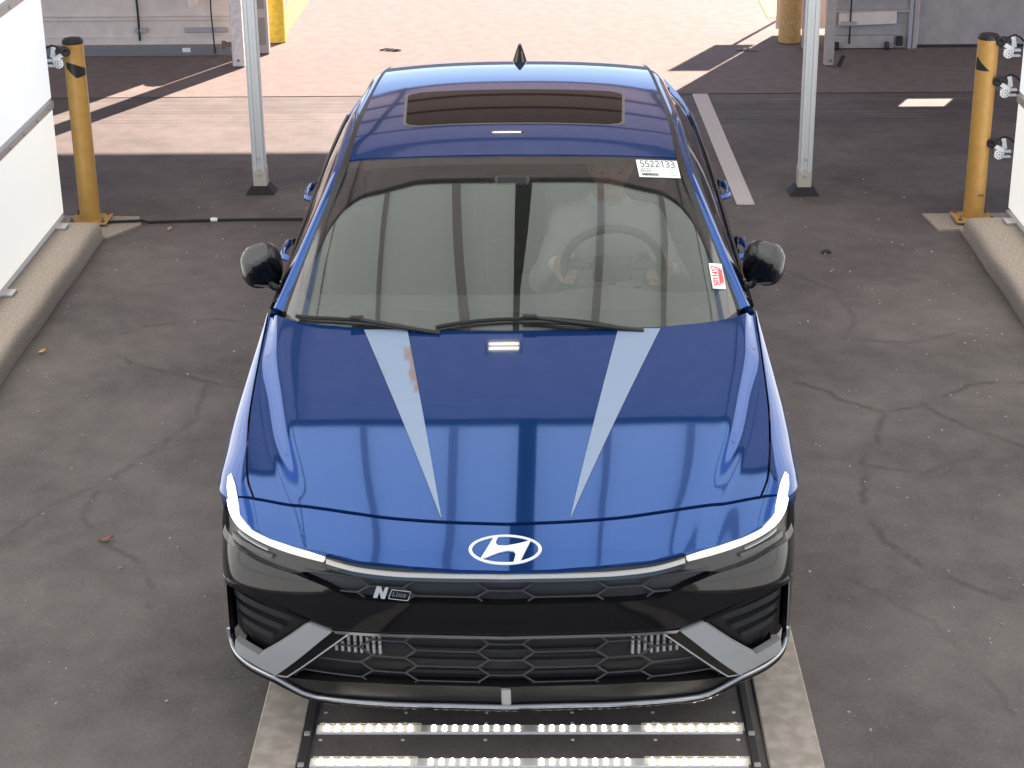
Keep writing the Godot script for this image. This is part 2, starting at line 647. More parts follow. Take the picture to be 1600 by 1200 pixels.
func build_ground() -> void:
	var far_m := rough_mat(lin(0.085, 0.08, 0.076), lin(0.135, 0.127, 0.12), 0.9, 0.7, 11, 0.5)
	structure(obj("ground", flat_quad(-300, 300, -400, 200, -0.012), far_m))
	var asph := mat(Color.WHITE, 0.82)
	asph.albedo_texture = asphalt_picture()
	asph.texture_repeat = false
	asph.detail_enabled = true
	asph.detail_blend_mode = BaseMaterial3D.BLEND_MODE_MUL
	asph.detail_uv_layer = BaseMaterial3D.DETAIL_UV_2
	asph.detail_albedo = noise_tex(0.28, 82, Color(0.52, 0.51, 0.5), Color(1, 1, 1), 512, 3, 0.22, 0.72)
	asph.uv2_scale = Vector3(11, 10, 1)
	var st := new_st()
	var P := [Vector3(GX0, 0, GZ0), Vector3(GX0 + GSX, 0, GZ0), Vector3(GX0 + GSX, 0, GZ0 + GSZ), Vector3(GX0, 0, GZ0 + GSZ)]
	var U := [Vector2(0, 0), Vector2(1, 0), Vector2(1, 1), Vector2(0, 1)]
	for k in [0, 1, 2, 0, 2, 3]:
		st.set_normal(Vector3.UP)
		st.set_uv(U[k])
		st.set_uv2(U[k])
		st.add_vertex(P[k])
	structure(obj("asphalt_lane", st.commit(), asph))
	var rear := rough_mat(lin(0.172, 0.141, 0.130), lin(0.208, 0.171, 0.157), 0.92, 0.6, 13)
	rear.detail_enabled = true
	rear.detail_blend_mode = BaseMaterial3D.BLEND_MODE_MUL
	rear.detail_albedo = noise_tex(0.3, 83, Color(0.80, 0.79, 0.79), Color(1, 1, 1), 512, 2, 0.3, 0.7)
	structure(obj("rear_pavement", flat_quad(-9.0, 9.0, -40.0, -8.56, 0.004), rear))
	# concrete runners beside the floor lights
	structure(obj("concrete_runner", box(Vector3(-0.71, -0.03, -0.4), Vector3(0.145, 0.084, 5.0), 0.004), M.concrete))
	structure(obj("concrete_runner", box(Vector3(0.87, -0.03, -0.4), Vector3(0.165, 0.084, 5.0), 0.004), M.concrete))
	# painted markings
	structure(obj("parking_line", flat_poly([1.20, -8.55, 1.31, -8.55, 1.36, -5.8, 1.255, -5.8], 0.001), M.line_paint))
	structure(obj("yellow_line", flat_poly([-2.05, -10.7, -2.15, -10.7, -2.22, -12.6, -2.02, -12.6], 0.006), M.yellow_paint))
	structure(obj("yellow_line", flat_poly([2.06, -11.3, 2.26, -11.3, 2.3, -13.0, 2.08, -13.0], 0.006), M.yellow_paint))
	# kerbs with a worn round edge
	for s in [-1, 1]:
		var xi := -2.365 if s < 0 else 2.455
		var z0 := -5.2
		var prof := [[0.0, -0.02], [0.002, 0.035], [0.006, 0.07], [0.016, 0.088], [0.034, 0.097], [0.06, 0.1], [0.2, 0.101], [0.34, 0.1], [0.36, -0.02]]
		var G := []
		for k in 41:
			var z := lerpf(z0, 3.2, k / 40.0)
			var row := PackedVector3Array()
			for p in prof:
				row.append(Vector3(xi + s * (p[0] + 0.004 * sin(k * 1.7) * (1.0 if p[0] < 0.03 else 0.0)), p[1], z))
			G.append(row)
		var st2 := new_st()
		add_sheet(st2, G, Vector3.UP)
		for k in prof.size() - 2:
			tri(st2, G[0][0], G[0][k + 1], G[0][k + 2], Vector3(0, 0, -1))
		structure(obj("kerb", st2.commit(), M.kerb))
	structure(obj("concrete_pad", flat_poly([-2.70, -5.62, -2.24, -5.6, -2.2, -5.45, -2.25, -5.36, -2.34, -5.20, -2.72, -5.2], 0.0, 0.012), M.kerb))
	structure(obj("concrete_pad", flat_poly([2.30, -5.57, 2.80, -5.57, 2.82, -5.20, 2.46, -5.2, 2.45, -5.27, 2.33, -5.27], 0.0, 0.012), M.kerb))

# ------------------------------------------------------------------ booth
func build_booth() -> void:
	for s in [-1, 1]:
		var x := -2.60 if s < 0 else 2.72
		var w := node3("light_wall")
		tag(w, "lit white panel wall on the left kerb with grey metal rails" if s < 0 else "lit white panel wall on the right kerb, behind the right bollard", "light wall", "lit walls on both sides of the lane")
		for r in 5:
			for k in 6:
				var z := -5.30 + 1.35 * k
				obj("light_panel", box(Vector3(x + s * 0.03, 0.115 + 0.66 * r + 0.32, z + 0.672), Vector3(0.06, 0.612, 1.336), 0.003), M.panel if r > 0 else M.panel_cream, w)
			var st := new_st()
			add_box(st, Vector3(x + s * 0.022, 0.09 + 0.66 * r + 0.003, -1.25), Vector3(0.064, 0.045, 8.10), Basis(), 0.004)
			obj("rail", st.commit(), M.alu_dark, w)
			for k in 13:
				var z := -5.2 + 0.27 * k
				if r < 3:
					obj("bolt", lathe([[0.011, 0], [0.011, 0.004], [0.007, 0.007], [0, 0.007]], Vector3(x - s * 0.0095, 0.093 + 0.66 * r, z), 10, Basis(Vector3(0, 0, 1), s * PI / 2)), M.alu_dark, w)
		for k in 7:
			obj("joint_strip", box(Vector3(x + s * 0.03, 1.75, -5.303 + 1.35 * k), Vector3(0.05, 3.3, 0.012), 0.002), M.alu_dark, w)
		obj("top_rail", box(Vector3(x + s * 0.022, 3.42, -1.25), Vector3(0.07, 0.06, 8.10), 0.004), M.alu_dark, w)
		for k in 5:
			obj("foot", box(Vector3(x - s * 0.03, 0.108, -5.1 + 1.1 * k), Vector3(0.07, 0.016, 0.09), 0.003), M.alu_dark, w)
	# ceiling: lit panels over the windscreen, cloth towards the camera, a dark roof behind
	var c := node3("booth_ceiling")
	tag(c, "ceiling of lit white panels and dark beams over the car, out of the frame", "ceiling")
	for k in 5:
		for j in 5:
			obj("light_panel", box(Vector3(MID - 1.96 + 0.98 * k, 3.83, -2.95 + 0.7 * j), Vector3(0.979, 0.05, 0.699), 0.003), M.ceil_panel, c)
	for x in [-1.95, -1.1, -0.47, 0.47, 1.1, 1.95]:
		obj("beam", box(Vector3(MID + x, 3.80, -1.55), Vector3(0.05, 0.08, 3.46), 0.004), M.beam, c)
	obj("beam", box(Vector3(MID, 3.785, -1.55), Vector3(0.12, 0.1, 3.46), 0.004), M.beam, c)
	for j in 2:
		obj("joint_bar", box(Vector3(MID, 3.803, -1.20 + 0.7 * j), Vector3(4.9, 0.01, 0.014), 0.002), M.beam, c)
	for z in [-3.31, 0.22]:
		obj("cross_beam", box(Vector3(MID, 3.80, z), Vector3(5.4, 0.1, 0.06), 0.004), M.beam, c)
	for k in 3:
		obj("cloth_panel", flat_quad(MID - 2.8, MID + 2.8, 0.25 + 2.0 * k, 2.24 + 2.0 * k, 3.86), M.fabric, c)
		obj("cross_beam", box(Vector3(MID, 3.80, 2.24 + 2.0 * k), Vector3(5.4, 0.08, 0.06), 0.004), M.beam, c)
	for x in [-1.0, 0.0, 1.0]:
		obj("beam", box(Vector3(MID + x, 3.81, 3.24), Vector3(0.06, 0.07, 6.0), 0.004), M.beam, c)
	var r := node3("canopy_roof")
	tag(r, "tan cloth roof on steel rafters over the exit of the booth, out of the frame", "roof")
	for k in 6:
		obj("roof_sheet", flat_quad(-9.0, 9.0, -4.865 - 1.53 * k, -3.335 - 1.53 * k, 3.95), M.roof_dark, r)
		obj("rafter", box(Vector3(0, 3.908, -4.83 - 1.53 * k), Vector3(18.0, 0.07, 0.04), 0.004), M.rafter, r)
	for x in [-4.5, -1.6, 1.68, 4.5]:
		obj("purlin", box(Vector3(x, 3.90, -7.98), Vector3(0.06, 0.06, 9.2), 0.004), M.rafter, r)
	# two lamp bars hung under the roof
	for p in LAMP_BARS:
		var l := node3("lamp_bar", null, p)
		tag(l, "slim twin row lamp bar hung under the dark roof, seen mirrored in the car" + (" roof" if p == LAMP_BARS[0] else " bonnet"), "lamp bar", "lamp bars under the roof")
		obj("housing", box(Vector3(0, 0.02, 0), Vector3(0.26, 0.04, 0.12), 0.004), M.beam, l)
		for dz in [-0.03, 0.03]:
			obj("lamp_row", box(Vector3(0, -0.006, dz), Vector3(0.21, 0.012, 0.022), 0.002), M.lamp, l)
	# white posts on black feet
	for p in [Vector3(-1.60, 0, -6.12), Vector3(1.675, 0, -6.03)]:
		var t := node3("tent_post", null, p)
		tag(t, "white metal tent post on a black foot, " + ("left of the car" if p.x < 0 else "right of the car beside the white line"), "post", "white tent posts behind the car")
		var st := new_st()
		add_box(st, Vector3(0, 2.0, 0), Vector3(0.066, 3.72, 0.075), Basis(), 0.006)
		for s in [-1, 1]:
			add_box(st, Vector3(s * 0.036, 2.0, 0.018), Vector3(0.012, 3.72, 0.03), Basis(), 0.003)
			add_box(st, Vector3(s * 0.022, 2.0, 0.040), Vector3(0.018, 3.72, 0.008), Basis(), 0.002)
		obj("shaft", st.commit(), M.alu, t)
		obj("sleeve", box(Vector3(0, 0.105, 0), Vector3(0.082, 0.115, 0.085), 0.003), mat(lin(0.44, 0.42, 0.36), 0.5, 0.3), t)
		obj("bolt", lathe([[0.009, 0], [0.009, 0.005], [0, 0.006]], Vector3(0.0, 0.12, 0.045), 10, Basis(Vector3(1, 0, 0), PI / 2)), M.alu_dark, t)
		obj("bolt", lathe([[0.007, 0], [0.007, 0.005], [0, 0.006]], Vector3(0.0, 0.22, 0.044), 10, Basis(Vector3(1, 0, 0), PI / 2)), M.alu_dark, t)
		# the foot: a black plate with bent-down flanks
		var f := new_st()
		var A := [Vector3(-0.088, 0, 0.07), Vector3(0.088, 0, 0.07), Vector3(0.088, 0, -0.07), Vector3(-0.088, 0, -0.07)]
		var B := [Vector3(-0.054, 0.05, 0.05), Vector3(0.054, 0.05, 0.05), Vector3(0.054, 0.05, -0.05), Vector3(-0.054, 0.05, -0.05)]
		for k in 4:
			var a: Vector3 = A[k]
			var b: Vector3 = A[(k + 1) % 4]
			var n: Vector3 = (b - a).cross(B[k] - a).normalized()
			if n.y < 0: n = -n
			quad(f, a, b, B[(k + 1) % 4], B[k], n)
		quad(f, B[0], B[1], B[2], B[3], Vector3.UP)
		obj("foot", f.commit(), mat(lin(0.007, 0.006, 0.007), 0.75), t)

const LAMP_BARS := [Vector3(-0.125, 3.6, -6.3), Vector3(-0.115, 3.6, -4.0)]

func bollard(p: Vector3, h: float, r: float, m: Material, plate := true) -> Node3D:
	var b := node3("bollard", null, p)
	obj("shaft", lathe([[r, 0.012], [r, h - 0.012], [r - 0.004, h]], Vector3.ZERO, 40), m, b)
	obj("cap", lathe([[r + 0.0015, h - 0.015], [r + 0.0015, h], [r - 0.01, h + 0.012], [r - 0.03, h + 0.017], [0, h + 0.018]], Vector3.ZERO, 40), M.black, b)
	if plate:
		obj("base_plate", box(Vector3(0, 0.018, 0), Vector3(0.22, 0.012, 0.2), 0.003), M.rusty_yellow, b)
		for x in [-0.088, 0.088]:
			for z in [-0.078, 0.078]:
				obj("anchor_bolt", lathe([[0.012, 0], [0.012, 0.012], [0.006, 0.013], [0.006, 0.028], [0, 0.029]], Vector3(x, 0.024, z), 8), M.rust, b)
	return b

# ------------------------------------------------------------------ gate and walls behind the car
func build_gate() -> void:
	M.rusty_yellow = rough_mat(lin(0.30, 0.17, 0.06), lin(0.6, 0.36, 0.08), 0.7, 9.0, 91)
	M.rust = rough_mat(lin(0.10, 0.07, 0.05), lin(0.22, 0.17, 0.13), 0.8, 9.0, 92)
	# near bollards
	var b := bollard(Vector3(-2.50, 0.012, -5.49), 1.055, 0.058, M.yellow)
	tag(b, "yellow bollard with black cap and black diamond mark, left of the car", "bollard", "yellow bollards at the booth exit")
	wrap_mark(b, [[-38, 0.745], [5, 0.735], [85, 0.70], [85, 0.665], [15, 0.655], [-38, 0.71]], 0.0588)
	b = bollard(Vector3(2.56, 0.012, -5.43), 1.055, 0.058, M.yellow)
	tag(b, "yellow bollard with black cap and black wedge mark, right of the car", "bollard", "yellow bollards at the booth exit")
	wrap_mark(b, [[-85, 0.74], [-70, 0.745], [8, 0.672], [-85, 0.674]], 0.0588)
	obj("maker_plate", box(Vector3(0.02, 0.165, 0.058), Vector3(0.036, 0.012, 0.002), 0.0), M.rust, b)
	# far bollards in the sun and in the shade
	b = bollard(Vector3(-2.09, 0.0, -10.46), 1.05, 0.085, M.yellow_paint, false)
	tag(b, "sunlit yellow bollard beside the left gate column, far behind", "bollard", "fat bollards by the gate")
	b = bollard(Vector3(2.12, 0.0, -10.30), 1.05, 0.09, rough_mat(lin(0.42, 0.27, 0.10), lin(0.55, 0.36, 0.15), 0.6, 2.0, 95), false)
	tag(b, "shaded tan bollard at the right gate column, far behind", "bollard", "fat bollards by the gate")
	# left wall: a white sectional wall with a grey foot beam
	var w := node3("gate_wall", null, Vector3(-2.38, 0, -10.05))
	tag(w, "white sectional wall with ridges and grey foot beam, left of the gate", "wall")
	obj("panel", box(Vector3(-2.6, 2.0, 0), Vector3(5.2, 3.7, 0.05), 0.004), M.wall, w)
	for y in [0.145, 0.285, 0.315, 0.62, 1.1]:
		obj("ridge", box(Vector3(-2.6, y, 0.03), Vector3(5.2, 0.018, 0.02), 0.004), M.wall, w)
	obj("lower_strip", box(Vector3(-2.6, 0.115, 0.012), Vector3(5.2, 0.075, 0.05), 0.004), M.wall, w)
	obj("foot_beam", box(Vector3(-2.55, 0.042, 0.05), Vector3(5.1, 0.084, 0.09), 0.006), mat(lin(0.22, 0.21, 0.21), 0.5, 0.3), w)
	obj("plate", box(Vector3(-0.36, 0.05, 0.097), Vector3(0.065, 0.034, 0.003), 0.0), M.paper, w)
	for x in [-0.2, -0.72]:
		obj("bracket", box(Vector3(x, 0.20, 0.045), Vector3(0.34 if x > -0.5 else 0.10, 0.035, 0.03), 0.003), M.alu_dark, w)
	obj("drop_bolt", tube(PackedVector3Array([Vector3(-0.135, 0.7, 0.07), Vector3(-0.145, 0.35, 0.075), Vector3(-0.13, 0.02, 0.105)]), 0.006), M.dark, w)
	obj("drop_bolt", tube(PackedVector3Array([Vector3(-0.75, 0.7, 0.05), Vector3(-0.735, 0.4, 0.05), Vector3(-0.735, 0.12, 0.055)]), 0.009), M.dark, w)
	for x in [-0.62, -0.3]:
		obj("scuff", flat_poly([x, 0.0, x + 0.02, 0.0, x + 0.015, 0.01], 0.0, 0.001), M.dark, w)
	# left gate leaf column with hinges; a slit of light stays between it and the wall
	var g := node3("gate_column", null, Vector3(-2.255, 0, -9.56))
	tag(g, "white steel gate column with hinges, standing before the left wall", "column", "columns of the gate")
	obj("shaft", box(Vector3(0, 1.9, 0), Vector3(0.095, 3.78, 0.09), 0.005), rough_mat(lin(0.55, 0.52, 0.5), lin(0.68, 0.65, 0.62), 0.5, 2.0, 96), g)
	for y in [0.07, 0.18]:
		obj("hinge", box(Vector3(-0.08, y, 0.02), Vector3(0.07, 0.03, 0.05), 0.004), M.rust, g)
		obj("pin", lathe([[0.018, 0], [0.018, 0.06], [0, 0.062]], Vector3(-0.105, y - 0.03, 0.035), 10), M.rust, g)
	obj("bolt", lathe([[0.01, 0], [0.01, 0.006], [0, 0.007]], Vector3(0.0, 0.06, 0.045), 8, Basis(Vector3(1, 0, 0), PI / 2)), M.rust, g)
	obj("leaf", box(Vector3(-0.36, 2.1, -0.27), Vector3(0.03, 3.3, 0.50), 0.003), M.wall, g)
	g = node3("gate_column", null, Vector3(-2.13, 0, -10.02))
	tag(g, "grey slotted steel column between white tent post and yellow bollard, left", "column", "columns of the gate")
	obj("shaft", box(Vector3(0, 1.9, 0), Vector3(0.10, 3.78, 0.08), 0.004), mat(lin(0.34, 0.33, 0.33), 0.5, 0.3), g)
	for k in 4:
		obj("slot", box(Vector3(0.0, 0.19 + 0.29 * k, 0.041), Vector3(0.06, 0.22, 0.004), 0.001), mat(lin(0.2, 0.19, 0.19), 0.6), g)
	# right columns
	g = node3("gate_column", null, Vector3(2.235, 0, -10.05))
	tag(g, "grey steel column beside the shaded tan bollard, right of the gate", "column", "columns of the gate")
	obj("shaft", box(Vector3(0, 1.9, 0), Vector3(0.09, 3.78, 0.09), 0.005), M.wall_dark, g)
	g = node3("gate_leaf", null, Vector3(2.0, 0, -10.62))
	tag(g, "folded white gate leaf behind the shaded tan bollard", "gate")
	obj("leaf", box(Vector3(0.47, 2.0, 0), Vector3(0.85, 3.9, 0.03), 0.003), M.wall, g)
	g = node3("gate_column", null, Vector3(2.315, 0, -9.45))
	tag(g, "pale steel gate column just right of the right tent post", "column", "columns of the gate")
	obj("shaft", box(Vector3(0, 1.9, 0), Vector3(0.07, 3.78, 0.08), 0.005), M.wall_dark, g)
	obj("latch", box(Vector3(0.09, 0.05, 0.05), Vector3(0.03, 0.09, 0.02), 0.003, Basis(Vector3(0, 0, 1), -0.4)), M.dark, g)
	obj("bolt", lathe([[0.01, 0], [0.01, 0.006], [0, 0.007]], Vector3(0.01, 0.05, 0.04), 8, Basis(Vector3(1, 0, 0), PI / 2)), M.rust, g)
	# right wall with fittings and a plain door; one small opening high up lets a patch of sun through
	w = node3("gate_wall", null, Vector3(2.40, 0, -10.1))
	tag(w, "shaded grey wall with rails, board and lock, right of the gate", "wall")
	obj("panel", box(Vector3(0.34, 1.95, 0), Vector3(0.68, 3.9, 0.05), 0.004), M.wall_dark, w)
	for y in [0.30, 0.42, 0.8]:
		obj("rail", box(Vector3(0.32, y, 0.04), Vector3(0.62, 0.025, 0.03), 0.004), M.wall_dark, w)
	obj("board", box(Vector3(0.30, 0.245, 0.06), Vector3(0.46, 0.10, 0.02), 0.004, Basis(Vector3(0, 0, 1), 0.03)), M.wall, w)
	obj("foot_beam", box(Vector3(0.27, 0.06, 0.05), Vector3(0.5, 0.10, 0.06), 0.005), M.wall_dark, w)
	obj("drop_bolt", tube(PackedVector3Array([Vector3(0.16, 0.8, 0.08), Vector3(0.16, 0.05, 0.09)]), 0.007), M.dark, w)
	obj("bolt_guide", box(Vector3(0.15, 0.21, 0.085), Vector3(0.12, 0.03, 0.03), 0.003), M.alu_dark, w)
	obj("lock", box(Vector3(0.56, 0.07, 0.085), Vector3(0.05, 0.075, 0.04), 0.005), M.dark, w)
	obj("caster", lathe([[0.03, -0.015], [0.034, -0.01], [0.034, 0.01], [0.03, 0.015], [0, 0.016]], Vector3(0.46, 0.035, 0.1), 16, Basis(Vector3(0, 0, 1), PI / 2)), mat(lin(0.04, 0.03, 0.06), 0.6), w)
	obj("caster", lathe([[0.03, -0.015], [0.034, -0.01], [0.034, 0.01], [0.03, 0.015], [0, 0.016]], Vector3(0.06, 0.035, 0.1), 16, Basis(Vector3(0, 0, 1), PI / 2)), M.dark, w)
	for x in [0.645, 0.685]:
		obj("door_jamb", box(Vector3(x, 1.95, 0.03), Vector3(0.035, 3.9, 0.07), 0.004), M.wall_dark if x > 0.66 else M.alu_dark, w)
	var d := node3("rear_door", null, Vector3(3.12, 0, -10.13))
	tag(d, "plain grey flat door with its sill, at the top right", "door")
	# the leaf is built round the opening
	var hx := 0.62
	var hy := 1.33
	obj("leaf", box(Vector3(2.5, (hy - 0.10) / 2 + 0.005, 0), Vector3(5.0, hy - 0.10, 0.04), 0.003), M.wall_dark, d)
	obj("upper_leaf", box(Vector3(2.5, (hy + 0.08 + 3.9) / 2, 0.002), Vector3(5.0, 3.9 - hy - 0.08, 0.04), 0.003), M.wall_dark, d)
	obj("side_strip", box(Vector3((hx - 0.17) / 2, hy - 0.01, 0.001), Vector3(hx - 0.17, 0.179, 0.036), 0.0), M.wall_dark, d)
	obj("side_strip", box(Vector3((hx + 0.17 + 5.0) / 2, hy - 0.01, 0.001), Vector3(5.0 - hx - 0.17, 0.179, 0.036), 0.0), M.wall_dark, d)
	obj("sill", box(Vector3(2.5, 0.012, 0.04), Vector3(5.0, 0.016, 0.05), 0.002), M.dark, d)
	# a sign on a pole further out throws its shadow into the gate
	var hd := Vector3(sun_dir.x, 0, sun_dir.z)
	var tan_e := sun_dir.y / hd.length()
	hd = hd.normalized()
	var base := Vector3(1.67, 0, -10.235) + hd * (1.35 / tan_e)
	var s := node3("sign_post", null, base)
	tag(s, "sign board on a thin pole beyond the gate, only its shadow in view", "sign")
	obj("pole", tube(PackedVector3Array([Vector3(0, 0, 0), Vector3(0, 2.0, 0)]), 0.018, 12), M.alu_dark, s)
	obj("board", box(Vector3(0, 1.68, 0.02), Vector3(0.32, 0.66, 0.004), 0.0), M.alu_dark, s)
	# things far behind, seen only as reflections in the car's roof
	for a in [[-16.0, -38.0, 9.0, 3.4, 0.30], [2.0, -46.0, 14.0, 3.0, 0.42], [20.0, -40.0, 8.0, 3.8, 0.25]]:
		var hb := node3("low_building", null, Vector3(a[0], 0, a[1]))
		tag(hb, "low flat building far beyond the gate, " + ("to the left" if a[0] < -5 else "straight ahead" if a[0] < 10 else "to the right"), "building")
		obj("wall", box(Vector3(0, a[3] / 2, 0), Vector3(a[2], a[3], 6.0), 0.02), rough_mat(lin(a[4], a[4] * 0.9, a[4] * 0.8), lin(a[4] * 1.1, a[4], a[4] * 0.9), 0.8, 0.3, int(a[0]) + 120), hb)
		obj("roof", box(Vector3(0, a[3] + 0.1, 0), Vector3(a[2] + 0.4, 0.2, 6.4), 0.02), M.dark, hb)

# a mark wrapped on a bollard: points of angle in degrees (0 faces the camera) and height
func wrap_mark(b: Node3D, pts: Array, r: float) -> void:
	var flat := PackedVector2Array()
	for i in pts.size():
		var p := Vector2(pts[i][0] * 0.001, pts[i][1])
		var q := Vector2(pts[(i + 1) % pts.size()][0] * 0.001, pts[(i + 1) % pts.size()][1])
		for k in 8:
			flat.append(p.lerp(q, k / 8.0))
	var st := new_st()
	# cut into narrow columns so that it follows the round shaft
	var lo := 1e9
	var hi := -1e9
	for p in flat:
		lo = minf(lo, p.x)
		hi = maxf(hi, p.x)
	var n := 14
	for k in n:
		var x0 := lerpf(lo, hi, float(k) / n)
		var x1 := lerpf(lo, hi, float(k + 1) / n)
		for piece in Geometry2D.intersect_polygons(flat, PackedVector2Array([Vector2(x0, 0), Vector2(x1, 0), Vector2(x1, 2), Vector2(x0, 2)])):
			var ix := Geometry2D.triangulate_polygon(piece)
			for i in range(0, ix.size(), 3):
				var P := []
				for m in 3:
					var t := deg_to_rad(piece[ix[i + m]].x * 1000.0)
					P.append(Vector3(sin(t) * r, piece[ix[i + m]].y + 0.2, cos(t) * r))
				tri(st, P[0], P[1], P[2], Vector3(P[0].x + P[1].x, 0, P[0].z + P[1].z).normalized())
	obj("black_mark", st.commit(), M.black, b)

# ------------------------------------------------------------------ lights in the floor
func build_floor_lights() -> void:
	var f := node3("floor_light_pit", null, Vector3(0.064, 0, -0.3))
	tag(f, "dark steel floor plates with rivets between the concrete runners", "floor plate")
	for k in 7:
		var z := 1.20 - 0.148 * k
		obj("plate", box(Vector3(0, -0.012, z - 0.1), Vector3(1.345, 0.02, 0.143), 0.002), M.steel_dark, f)
	obj("plate", box(Vector3(0, -0.012, -0.75), Vector3(1.345, 0.02, 1.2), 0.002), M.steel_dark, f)
	for s in [-1, 1]:
		obj("side_channel", box(Vector3(s * 0.687, -0.004, -0.1), Vector3(0.024, 0.03, 4.4), 0.003), M.dark, f)
		for k in 5:
			obj("clip", box(Vector3(s * 0.687, 0.014, 0.12 + 0.17 * k), Vector3(0.018, 0.008, 0.02), 0.002), M.alu_dark, f)
	var riv := lathe([[0.0065, 0], [0.006, 0.003], [0.003, 0.0045], [0, 0.005]], Vector3.ZERO, 10)
	for z in [-0.02, 0.04, 0.135, 0.24, 0.42]:
		for x in [-0.645, -0.39, -0.135, 0.135, 0.39, 0.645]:
			obj("rivet", riv, M.alu, f, Vector3(x, -0.002, z))
	var led := lathe([[0.0065, 0], [0.0055, 0.003], [0.003, 0.0045], [0, 0.005]], Vector3.ZERO, 10)
	for j in 3:
		var zb := -0.218 + 0.183 * j
		var b := node3("floor_lamp_bar", null, Vector3(0.064, 0, zb))
		tag(b, ["bright LED lamp bar in the floor right under the car's nose", "second LED lamp bar in the floor, at the lower picture edge", "third LED lamp bar in the floor, just below the picture"][j], "lamp bar", "lamp bars in the floor")
		obj("tray", box(Vector3(0, 0.001, 0), Vector3(1.325, 0.014, 0.043), 0.002), M.tray, b)
		for g in 4:
			for k in 9:
				var x := -0.655 + 0.3345 * g + 0.0325 * (k + 0.75)
				for r in 2:
					obj("lamp_led", led, M.led, b, Vector3(x, 0.009, -0.0095 + 0.019 * r))
			if g == 0 or g == 3:
				obj("lamp_diffuser", box(Vector3(-0.655 + 0.3345 * g + 0.16, 0.0135, 0), Vector3(0.318, 0.004, 0.040), 0.001), M.diffuser, b)

# ------------------------------------------------------------------ the car
var ZC := PackedFloat32Array([0.03, 0.10, 0.2, 0.4, 0.6, 0.8, 1.0, 1.2, 1.4])
var YC := PackedFloat32Array([0.667, 0.698, 0.729, 0.782, 0.829, 0.872, 0.912, 0.950, 0.985])
var XKZ := PackedFloat32Array([0.1, 0.2, 0.29, 0.37, 0.65, 0.9, 1.08, 1.26, 1.45])
var XK := PackedFloat32Array([0.52, 0.545, 0.568, 0.60, 0.692, 0.745, 0.78, 0.805, 0.83])
var XSZ := PackedFloat32Array([0.1, 0.345, 0.45, 0.6, 0.8, 0.95, 1.1, 1.26, 1.45])
var XS := PackedFloat32Array([0.70, 0.764, 0.80, 0.823, 0.842, 0.848, 0.852, 0.856, 0.86])
var XBZ := PackedFloat32Array([0.3, 0.45, 0.6, 0.75, 0.9, 1.1, 1.3, 1.5])
var XB := PackedFloat32Array([0.86, 0.90, 0.918, 0.922, 0.92, 0.912, 0.900, 0.888])

# half a cross-section of the car's top at z: distances from the middle and heights above the middle line
func sect(z: float) -> Array:
	var g := 0.15 + 0.85 * smoothstep(0.2, 0.75, -z)
	var xk := herm(XKZ, XK, -z)
	var xs := herm(XSZ, XS, -z)
	var xv := minf(xk + 0.045, xs - 0.02)
	var xb := herm(XBZ, XB, -z)
	var xm := minf(xv + 0.03, (xv + xs) / 2.0)
	var f := smoothstep(0.75, 0.45, -z)
	return [PackedFloat32Array([0, 0.5 * xk, xk - 0.05, xk, xv, xm, xs, xs + 0.3 * (xb - xs), xs + 0.75 * (xb - xs), xb]),
		PackedFloat32Array([0, -0.004, -0.018, -0.023, -0.023 - 0.022 * g, -0.028 - 0.022 * g, -0.032 - 0.018 * g, -0.045 - 0.018 * g + 0.007 * f, -0.085 - 0.018 * g + 0.025 * f, -0.15 + 0.04 * f])]

func top(x: float, z: float) -> Vector3:
	var s := sect(z)
	return Vector3(x, herm(ZC, YC, -z) + herm(s[0], s[1], absf(x)), z)

# front face: a runs round the nose from the middle, y up
var FA := PackedFloat32Array([0, 0.28, 0.43, 0.54, 0.66, 0.77, 0.85, 0.93, 1.03, 1.11, 1.2])
var X1 := PackedFloat32Array([0, 0.28, 0.43, 0.54, 0.657, 0.757, 0.815, 0.855, 0.882, 0.895, 0.903])
var Z1 := PackedFloat32Array([0, -0.02, -0.043, -0.075, -0.123, -0.188, -0.25, -0.325, -0.42, -0.50, -0.59])
var X2 := PackedFloat32Array([0, 0.28, 0.43, 0.545, 0.66, 0.765, 0.83, 0.865, 0.885, 0.894, 0.902])
var Z2 := PackedFloat32Array([0, -0.015, -0.035, -0.06, -0.10, -0.155, -0.21, -0.285, -0.39, -0.48, -0.57])
var PRY := PackedFloat32Array([0.16, 0.22, 0.30, 0.40, 0.50, 0.58, 0.63, 0.67, 0.69, 0.72, 0.80])
var PRZ := PackedFloat32Array([-0.07, -0.04, -0.018, -0.004, 0, -0.003, -0.012, -0.025, -0.036, -0.075, -0.20])

func face(a: float, y: float) -> Vector3:
	var s := -1.0 if a < 0 else 1.0
	var w := smoothstep(0.52, 0.68, y)
	var b := absf(a)
	return Vector3(s * lerpf(herm(FA, X2, b), herm(FA, X1, b), w), y, lerpf(herm(FA, Z2, b), herm(FA, Z1, b), w) + herm(PRY, PRZ, y))

func face_n(a: float, y: float) -> Vector3:
	var e := 0.004
	var n := (face(a + e, y) - face(a - e, y)).cross(face(a, y + e) - face(a, y - e)).normalized()
	return n if n.z > 0 or n.x * a > 0 else -n

func face_off(off: float, s := 1.0) -> Callable:
	return func(a: float, y: float) -> Vector3: return face(a * s, y) + face_n(a * s, y) * off

func top_off(off: float, s := 1.0) -> Callable:
	return func(x: float, z: float) -> Vector3:
		var e := 0.004
		var n := (top(x * s, z - e) - top(x * s, z + e)).cross(top(x * s - e, z) - top(x * s + e, z)).normalized()
		return top(x * s, z) + n * (off if n.y > 0 else -off)

